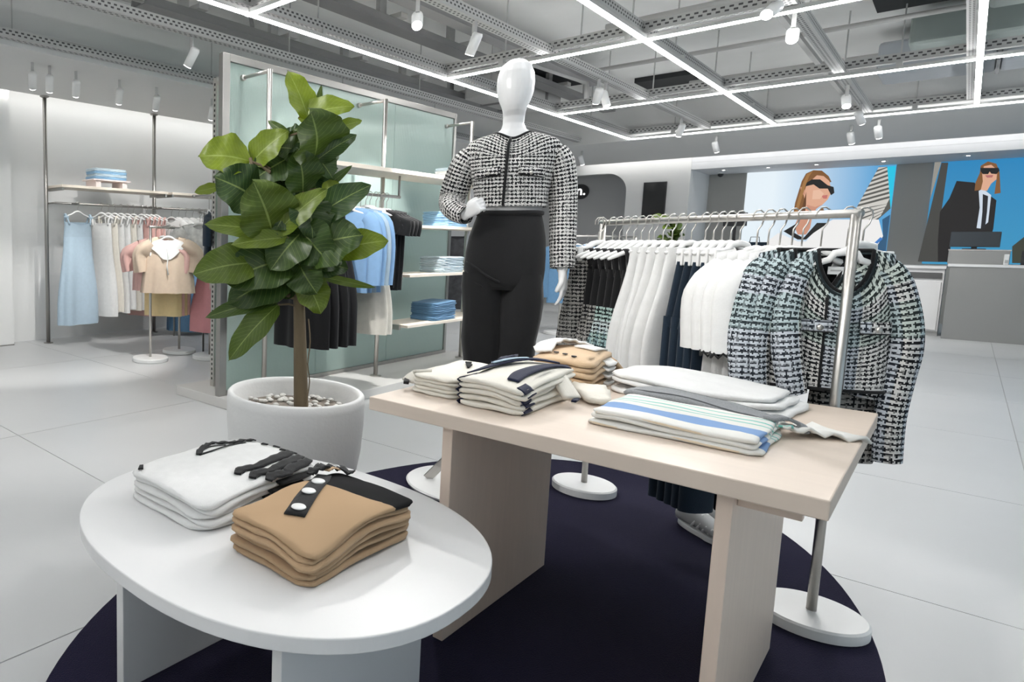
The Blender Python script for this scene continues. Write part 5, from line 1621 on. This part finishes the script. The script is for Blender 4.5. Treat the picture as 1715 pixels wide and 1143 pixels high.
hung_top('pink_blouse', (3.60, 5.05, 1.27), -.95, 'blush pink blouse with short sleeves behind the beige blouse', 'blouse', None, PINK, .17, .08, .06, .5, .21, .22, .05, sl=.30, slw=.07, sout=.12, ph=.9, amp=.25, k=8)
for i in range(4):
    hung_bottom('yellow_skirt', (3.74 + .06 * i, 5.12 + .024 * i, 1.27), -1.1, 'pale yellow skirt on the rack behind the beige blouse, %s along' % O_[i], 'skirt', 'yellow skirts on the rack', (YELL, PINK, YELL, PINK)[i], .11, .19, .72, .04, .16, 6, i, zt=-.14)
rack('clothes_rack', (4.06, 4.78), (4.62, 4.98), 1.27, 'steel rack with rose dresses beside the glass stand', 0, .17)
for i in range(5):
    slip_dress('rose_dress', (4.10 + .10 * i, 4.795 + .036 * i, 1.27), -1.15, 'rose pink dress on the rack beside the glass stand, %s along' % O_[i], 'dress', 'rose dresses on the rack', (ROSE, ROSE, PINK, ROSE, ROSE)[i], .14, .22, .82, .045, True, .16, 6, i)
for i in range(2):
    hung_top('printed_blouse', (4.02 + .05 * i, 4.90 + .02 * i, 1.42), -1.0, 'white blouse with small black print above the rose dresses, ' + ('front', 'rear') [i] + ' one', 'blouse', 'printed blouses', M('white_black_print', (.75, .75, .73), .9, var=.5, vs=22), .17, .08, .06, .34, .18, .19, .04, sl=.2, slw=.07, sout=.08, ph=i)
tt = empty('hook_stand', (4.045, 4.91, 0), -1.0 + PI / 2, 'thin steel stand holding the printed blouses', 'stand')
mesh('post', *tube([(.10, 0, 0), (.10, 0, 1.42), (-.05, 0, 1.42)], .010, 8), STEELD, tt, smooth=True)
mesh('foot', *lathe([(.09, 0), (.09, .01), (.02, .014)], 20, .10, 0), STEELD, tt)

# ------------------------------------------------------------------ rack of denim and black clothes behind the mannequin
rack('clothes_rack', (8.75, 3.36), (9.55, 2.80), 1.26, 'steel rack of denim and black clothes behind the mannequin', 0, .17)
q0 = Vector((8.75, 3.36, 0)); qd = Vector((.8, -.56, 0)).normalized()
for i in range(7):
    p = q0 + qd * (.06 + .125 * i)
    lab = 'clothing on the rack behind the mannequin, %s along' % O_[i]
    az = math.atan2(-.95, -.1) + .9
    if i < 3: hung_top('denim_shirt', (p.x, p.y, 1.26), az, 'blue denim shirt, ' + lab, 'shirt', 'clothes behind the mannequin', (DENIM, SKY, DENIM)[i], .22, .08, .06, .75, .23, .23, .05, sl=.65, slw=.08, sout=.07, ph=i)
    else: hung_bottom('dark_skirt', (p.x, p.y, 1.26), az, 'dark skirt, ' + lab, 'skirt', 'clothes behind the mannequin', (BLACK, BLACK, NAVYD, TWD)[i - 3], .16, .22, .85, .05, .16, 5, i, zt=-.12)

# ================================================================== CASH DESK AND END WALL
CG = M('counter_grey', (.33, .33, .32), .32, metal=.6, var=.04, vs=2)
t = empty('cash_desk', (12.9, -1.2, 0), 0, 'long grey metal cash desk with a white top', 'counter')
O4 = (12.9, -1.2, 0)
for k in range(2):
    loc_box('front_panel', (12.52, 12.56, .12 - 1.32 * (k + 1) + .004, .12 - 1.32 * k, 0, .93), CG, t, O4, .002)
loc_box('side_panel', (12.562, 13.2, .08, .12, 0, .93), CG, t, O4, .002)
loc_box('counter_top', (12.50, 13.25, -2.55, .14, .931, .965), WHITE, t, O4, .003)
t = empty('counter_riser', (12.75, -.12, .9655), 0, 'brushed metal riser box on the cash desk', 'riser')
mesh('box', *boxes([(-.10, .12, -.24, .27, 0, .17)]), CG, t, bevel=.003)
mesh('lid', *boxes([(-.105, .125, -.245, .275, .1705, .185)]), STEEL, t)
t = empty('monitor', (12.74, -.06, 1.151), 0, 'black point-of-sale monitor seen from behind on the cash desk riser', 'monitor')
mesh('foot', *boxes([(-.07, .07, -.1, .1, 0, .012)]), BLACKP, t)
mesh('neck', *boxes([(.0, .02, -.025, .025, .0125, .05)]), BLACKP, t)
mesh('shell', *boxes([(-.03, -.005, -.21, .21, .03, .225)]), M('monitor_shell', (.03, .04, .05), .35), t, bevel=.006)
mesh('screen', *boxes([(-.0048, -.003, -.20, .20, .04, .215)]), emis('monitor_glow', (.5, .6, .7), .4), t)
t = empty('card_reader', (12.66, -.33, .9655), .2, 'small white card reader beside the riser', 'card reader')
mesh('body', *boxes([(-.03, .03, -.02, .02, 0, .13)]), WHITEP, t, bevel=.004); mesh('keys', *boxes([(-.034, -.0305, -.014, .014, .02, .06)]), GREYM, t)
for i, (y, w) in enumerate(((-.55, .10), (-.75, .08))):
    t = empty('accessory_stand', (12.72, y, .9655), 0, ('small black accessory stand on the cash desk', 'second black accessory stand at the edge of view')[i], 'stand', 'accessory stands')
    mesh('base', *boxes([(-.05, .05, -w, w, 0, .012)]), BLACKP, t)
    for k in range(3): mesh('tier', *boxes([(-.02 + .02 * k, 0 + .02 * k, -w, w, .0125 + .055 * k, .06 + .055 * k)]), FLORAL, t)
t = empty('back_counter', (13.1, 1.3, 0), 0, 'white low cabinet run left of the cash desk', 'cabinet')
O5 = (13.1, 1.3, 0)
loc_box('body', (12.78, 13.4, .16, 2.9, .06, .89), WHITE, t, O5, .003)
loc_box('kick', (12.82, 13.4, .16, 2.9, 0, .0595), GREYM, t, O5)
loc_box('top', (12.74, 13.42, .15, 2.92, .8905, .925), WHITE, t, O5, .003)
for k in range(4):
    y = .18 + .68 * k
    d_ = loc_box('door', (12.758, 12.779, y, y + .66, .08, .72), WHITE, t, O5, .002)
    loc_box('drawer_slot', (12.757, 12.779, y, y + .66, .76, .84), M('slot_dark', (.10, .10, .10), .6), t, O5)
t = empty('monitor', (12.98, 2.44, .9255), 0, 'black monitor on the white cabinets near the first screen', 'monitor')
mesh('foot', *boxes([(-.07, .07, -.1, .1, 0, .012)]), BLACKP, t); mesh('neck', *boxes([(0, .02, -.02, .02, .0125, .6)]), BLACKP, t)
mesh('shell', *boxes([(-.04, -.005, -.15, .15, .55, .76)]), BLACKP, t, bevel=.006)
for i, (y, z, w, h_, m_) in enumerate(((2.18, .9255, .17, .30, NAVYD), (2.75, .9255, .22, .22, BLACKP))):
    t = empty('shopping_bag' if i == 0 else 'printer', (13.0, y, z), .2, ('dark blue shopping bag standing on the white cabinets', 'black receipt printer on the white cabinets')[i], 'bag' if i == 0 else 'printer')
    V, F = prism([(-.08, -w), (.08, -w), (.08, w), (-.08, w)], 0, h_)
    mesh('body', V, F, m_, t, bevel=.008)
    if i == 0: mesh('handle', *tube([(0, -.06, h_), (0, -.05, h_ + .08), (0, .05, h_ + .08), (0, .06, h_)], .006, 6), BLACKP, t, smooth=True)
    else: mesh('paper_slot', *boxes([(-.05, .03, -w * .7, w * .7, h_ + .0005, h_ + .004)]), WHITEP, t)

# advertising screens on the wall behind the cash desk
PO = {
'light':[(2.711,2.477),(1.997,2.467),(1.988,0.886),(2.621,0.865)],
'hair':[(1.958,2.287),(1.914,2.411),(1.823,2.461),(1.717,2.446),(1.626,2.35),(1.582,2.25),(1.627,2.239),(1.772,2.359),(1.878,2.225),(1.873,2.027),(1.862,1.629),(2.028,1.661),(2.016,1.919),(1.994,2.061)],
'face':[(1.773,2.373),(1.688,2.354),(1.609,2.266),(1.578,2.139),(1.58,2.042),(1.604,1.96),(1.669,1.865),(1.75,1.825),(1.726,1.655),(1.886,1.658),(1.872,1.885),(1.918,2.058),(1.889,2.226)],
'ear':[(1.972,2.188),(1.918,2.185),(1.897,2.057),(1.94,2.059)],
'glasses':[(1.942,2.215),(1.831,2.307),(1.726,2.301),(1.624,2.197),(1.549,2.165),(1.531,2.068),(1.569,2.028),(1.619,2.141),(1.724,2.147),(1.803,2.221),(1.929,2.186)],
'strand':[(1.94,2.25),(1.90,2.40),(1.83,2.445),(1.87,2.36),(1.90,2.22),(1.93,2.03),(1.98,1.70),(2.01,1.69),(1.985,1.95)],
'strand2':[(1.885,2.10),(1.872,1.9),(1.87,1.66),(1.93,1.66),(1.91,1.9)],
'cheek':[(1.80,2.12),(1.72,2.13),(1.66,2.06),(1.70,1.97),(1.80,1.97)],
'jaw':[(1.86,1.88),(1.75,1.84),(1.665,1.88),(1.74,1.80),(1.73,1.67),(1.80,1.66),(1.85,1.78)],
'lips':[(1.693,2.026),(1.611,2.037),(1.616,1.974),(1.658,1.976)],
'hairR':[(1.714,1.768),(1.657,1.843),(1.615,1.709),(1.714,1.641)],
'neck':[(1.961,1.645),(1.778,1.642),(1.787,1.486),(1.831,1.372),(1.939,1.372),(1.994,1.516)],
'collar':[(2.132,1.43),(1.955,1.573),(1.985,1.401),(1.859,1.314),(1.708,1.57),(1.562,1.568),(1.737,1.4),(1.824,1.286),(1.932,1.285)],
'shirt':[(1.702,1.485),(1.515,1.623),(1.303,1.62),(0.971,1.614),(0.901,1.346),(1.017,1.016),(2.605,0.974),(2.197,1.401),(1.93,1.256),(1.822,1.257)],
'facade':[(1.042,2.457),(0.947,2.45),(0.846,1.798),(0.972,1.628),(1.153,1.359),(1.264,1.756)],
'cyan':[(0.947,2.45),(0.85,2.46),(0.85,1.783),(0.856,1.798)],
'lowR':[(0.933,1.614),(0.85,1.691),(0.85,1.022),(1.017,1.016),(0.901,1.346)],
'blueline':[(1.048,1.155),(0.929,1.332),(0.898,1.305),(1.018,1.142)],
'dkbeam':[(0.368,2.469),(0.298,2.463),(0.303,1.785),(0.263,0.952),(0.484,0.953)],
'coat':[(0.189,2.182),(0.01,2.148),(-0.062,2.02),(-0.148,1.955),(-0.225,1.876),(-0.232,1.462),(-0.221,1.355),(0.17,1.354),(0.156,0.956),(0.274,0.952),(0.302,1.273),(0.319,1.722),(0.24,1.925)],
'shirt2':[(-0.042,2.021),(-0.08,2.05),(-0.168,1.954),(-0.174,1.555),(-0.111,1.463),(-0.07,1.471),(-0.074,1.773)],
'tie':[(-0.086,1.973),(-0.14,1.94),(-0.15,1.71),(-0.152,1.463),(-0.111,1.463),(-0.105,1.711)],
'face2':[(-0.05,2.389),(-0.096,2.431),(-0.169,2.395),(-0.203,2.286),(-0.198,2.181),(-0.153,2.123),(-0.123,2.017),(-0.061,2.036),(-0.07,2.158),(-0.03,2.268)],
'hair2':[(-0.029,2.283),(-0.029,2.391),(-0.094,2.449),(-0.177,2.409),(-0.218,2.285),(-0.255,1.981),(-0.197,1.968),(-0.198,2.181),(-0.195,2.317),(-0.129,2.398),(-0.06,2.381),(-0.055,2.266),(-0.07,2.158),(-0.061,2.036),(-0.001,2.023),(-0.0,2.147)],
'glass2':[(-0.027,2.36),(-0.203,2.347),(-0.216,2.308),(-0.191,2.257),(-0.14,2.268),(-0.123,2.3),(-0.111,2.263),(-0.061,2.266),(-0.037,2.306)],
'lips2':[(-0.082,2.249),(-0.162,2.247),(-0.155,2.211),(-0.106,2.21)],
'bldg2':[(-0.432,1.203),(-0.529,1.34),(-1.017,1.831),(-1.102,0.955),(-0.453,0.96)],
}
SCR = .72
def pic(parent, name, poly, col, lay, org):
    """flat printed shape of the picture, a hair proud of the panel"""
    nm = 'ad_%.2f_%.2f_%.2f' % col
    m = MATS.get(nm) or emis(nm, col, SCR)
    m.node_tree.nodes['Principled BSDF'].inputs['Base Color'].default_value = (0, 0, 0, 1)
    x = -.012 - .0008 * lay
    n = len(poly)
    V = [(x, y - org[0], z - org[1]) for y, z in poly]
    return mesh(name, V, [tuple(range(n))], m, parent)
def sky_mat(name, c0, c1, axis, lo, hi):
    m, nt, b = new_mat(name)
    sp = nd(nt, 'ShaderNodeSeparateXYZ'); nt.links.new(nd(nt, 'ShaderNodeTexCoord').outputs['Object'], sp.inputs[0])
    mr = nd(nt, 'ShaderNodeMapRange'); nt.links.new(sp.outputs[axis], mr.inputs[0])
    mr.inputs[1].default_value = lo; mr.inputs[2].default_value = hi
    c = mixc(nt, mr.outputs[0], c0, c1)
    b.inputs['Base Color'].default_value = (0, 0, 0, 1)
    nt.links.new(c, b.inputs['Emission Color']); b.inputs['Emission Strength'].default_value = SCR
    return m
o1 = (1.777, .92)
t = empty('advert_screen', (X1, *o1), 0, 'lit advertising screen of a woman in dark sunglasses against blue sky', 'screen', 'advertising screens')
mesh('panel', *boxes([(-.012, -.001, .845 - o1[0], 2.711 - o1[0], 0, 1.56)]), sky_mat('ad_sky_one', (.10, .36, .66), (.80, .89, .95), 1, -.75, .55), t)
SK, SK2, HR = (.72, .40, .27), (.60, .30, .20), (.22, .10, .035)
for i, (k, c) in enumerate((('facade', (.10, .10, .09)), ('cyan', (.02, .55, .78)), ('lowR', (.03, .10, .20)), ('shirt', (.86, .85, .84)), ('blueline', (.05, .20, .55)), ('neck', SK2), ('collar', (.015, .015, .015)), ('hairR', HR), ('hair', HR), ('face', SK), ('ear', SK2), ('glasses', (.008, .012, .012)), ('lips', (.55, .17, .15)), ('strand', (.36, .18, .06)), ('strand2', (.12, .05, .02)), ('cheek', (.80, .50, .36)), ('jaw', (.58, .28, .19)))):
    pic(t, 'picture_' + {'strand': 'hair', 'strand2': 'hair', 'cheek': 'face', 'jaw': 'face', 'hairR': 'hair', 'lowR': 'building', 'facade': 'building', 'cyan': 'sky_patch', 'blueline': 'stripe'}.get(k, k), PO[k], c, i + 1, o1)
for k in range(9):
    t0 = (k + .1) / 9; t1 = (k + .62) / 9
    A = lambda u: (1.042 + .222 * u, 2.457 - .70 * u)
    B = lambda u: (.947 - .09 * u, 2.45 - .62 * u) if u < .8 else (.875 + .27 * (u - .8) * 5 * .35, 1.95 - .30 * (u - .8) * 5)
    pic(t, 'picture_stripe', [A(t0), B(max(0, t0 - .10)), B(max(0, t1 - .10)), A(t1)], (.62, .60, .56), 3, o1)
for k in range(4):
    u = k / 4
    pic(t, 'picture_stripe', [(1.264 - .09 * u, 1.756 - .33 * u), (.90 + .06 * u, 1.86 - .20 * u), (.91 + .06 * u, 1.82 - .20 * u), (1.255 - .09 * u, 1.70 - .33 * u)], (.62, .60, .56), 3, o1)
o2 = (-.6, .92)
t = empty('advert_screen', (X1, *o2), 0, 'lit advertising screen of a figure in black coat and sunglasses against deep blue sky', 'screen', 'advertising screens')
mesh('panel', *boxes([(-.012, -.001, -1.6 - o2[0], .44 - o2[0], 0, 1.56)]), sky_mat('ad_sky_two', (.05, .30, .52), (.03, .24, .50), 2, 0, 1.5), t)
pic(t, 'picture_wall', [(.44, .92), (.44, 2.48), (.37, 2.48), (.44, 1.9)], (.30, .29, .26), 1, o2)
for i, (k, c) in enumerate((('bldg2', (.05, .055, .04)), ('dkbeam', (.06, .06, .055)), ('coat', (.018, .016, .016)), ('shirt2', (.62, .70, .80)), ('tie', (.02, .02, .025)), ('face2', SK), ('hair2', HR), ('glass2', (.008, .01, .008)), ('lips2', (.45, .16, .15)))):
    pic(t, 'picture_' + {'bldg2': 'building', 'dkbeam': 'beam', 'shirt2': 'shirt', 'face2': 'face', 'hair2': 'hair', 'glass2': 'glasses', 'lips2': 'lips'}.get(k, k), PO[k], c, i + 2, o2)
# dark fitting-room display on the end wall
t = empty('wall_display', (XB, 3.785, 1.55), 0, 'dark upright wall display between the opening and the cash desk', 'screen')
mesh('frame', *boxes([(-.03, -.001, -.18, .18, 0, .745)]), BLACKP, t, bevel=.004)
mesh('screen', *boxes([(-.033, -.0305, -.165, .165, .015, .73)]), M('dark_screen', (.012, .014, .016), .15), t)
# round-ended sign
t = empty('wall_sign', (14.448, 5.42, 2.235), 0, 'black round-ended wall sign with white lettering inside the opening', 'sign')
P = [( .29 - .15 + .15 * math.cos(a), .15 * math.sin(a)) for a in [-PI / 2 + PI * k / 14 for k in range(15)]] + [(-.14 - .15 * math.cos(a), -.15 * math.sin(a) * -1 * -1) for a in [-PI / 2 + PI * k / 14 for k in range(15)]]
P = [(.14 + .15 * math.cos(-PI / 2 + PI * k / 14), .15 * math.sin(-PI / 2 + PI * k / 14)) for k in range(15)] + [(-.14 + .15 * math.cos(PI / 2 + PI * k / 14), .15 * math.sin(PI / 2 + PI * k / 14)) for k in range(15)]
n = len(P)
V = [(-.03, y, z) for y, z in P] + [(-.001, y, z) for y, z in P]
F = [tuple(range(n - 1, -1, -1)), tuple(range(n, 2 * n))] + [(i, (i + 1) % n, n + (i + 1) % n, n + i) for i in range(n)]
mesh('plate', V, F, BLACKP, t)
fc = bpy.data.curves.new('lettering_curve', 'FONT'); fc.body = 'm.'; fc.size = .27; fc.extrude = .004; fc.align_x = 'RIGHT'; fc.offset = .004
fcu = bpy.data.objects.new('lettering_curve', fc); link(fcu)
bpy.context.view_layer.update()
fme = bpy.data.meshes.new_from_object(fcu.evaluated_get(bpy.context.evaluated_depsgraph_get()))
bpy.data.objects.remove(fcu)
fo = bpy.data.objects.new('lettering', fme); link(fo, t)
fme.materials.clear(); fme.materials.append(emis('sign_white', (1, 1, 1), .9))
fo.location = (-.036, -.235, -.065); fo.rotation_euler = (PI / 2, 0, -PI / 2)
# small plant by the rack's far end
t = empty('potted_plant', (10.5, 2.62, 0), .4, 'distant potted plant with round leaves behind the rack rail', 'plant')
V, F = lathe([(.16, 0), (.20, .3), (.22, .7), (.21, .72), (.19, .68), (.01, .66)], 28); mesh('pot', V, F, CONC, t, smooth=True)
mesh('trunk', *tube([(0, 0, .6), (.01, 0, 1.0), (0, 0, 1.45)], .02, 8), BARK, t, smooth=True)
rn = random.Random(11)
for k in range(22):
    a = rn.uniform(0, 2 * PI); z = rn.uniform(1.05, 1.5); L = rn.uniform(.18, .3)
    leaf(t, (.02 * math.cos(a), .02 * math.sin(a), z - .05), (L * math.cos(a), L * math.sin(a), z + rn.uniform(-.06, .1)), .15, .2, rn.uniform(.1, .4), (math.cos(a) * .3 - .6, math.sin(a) * .3, 1))
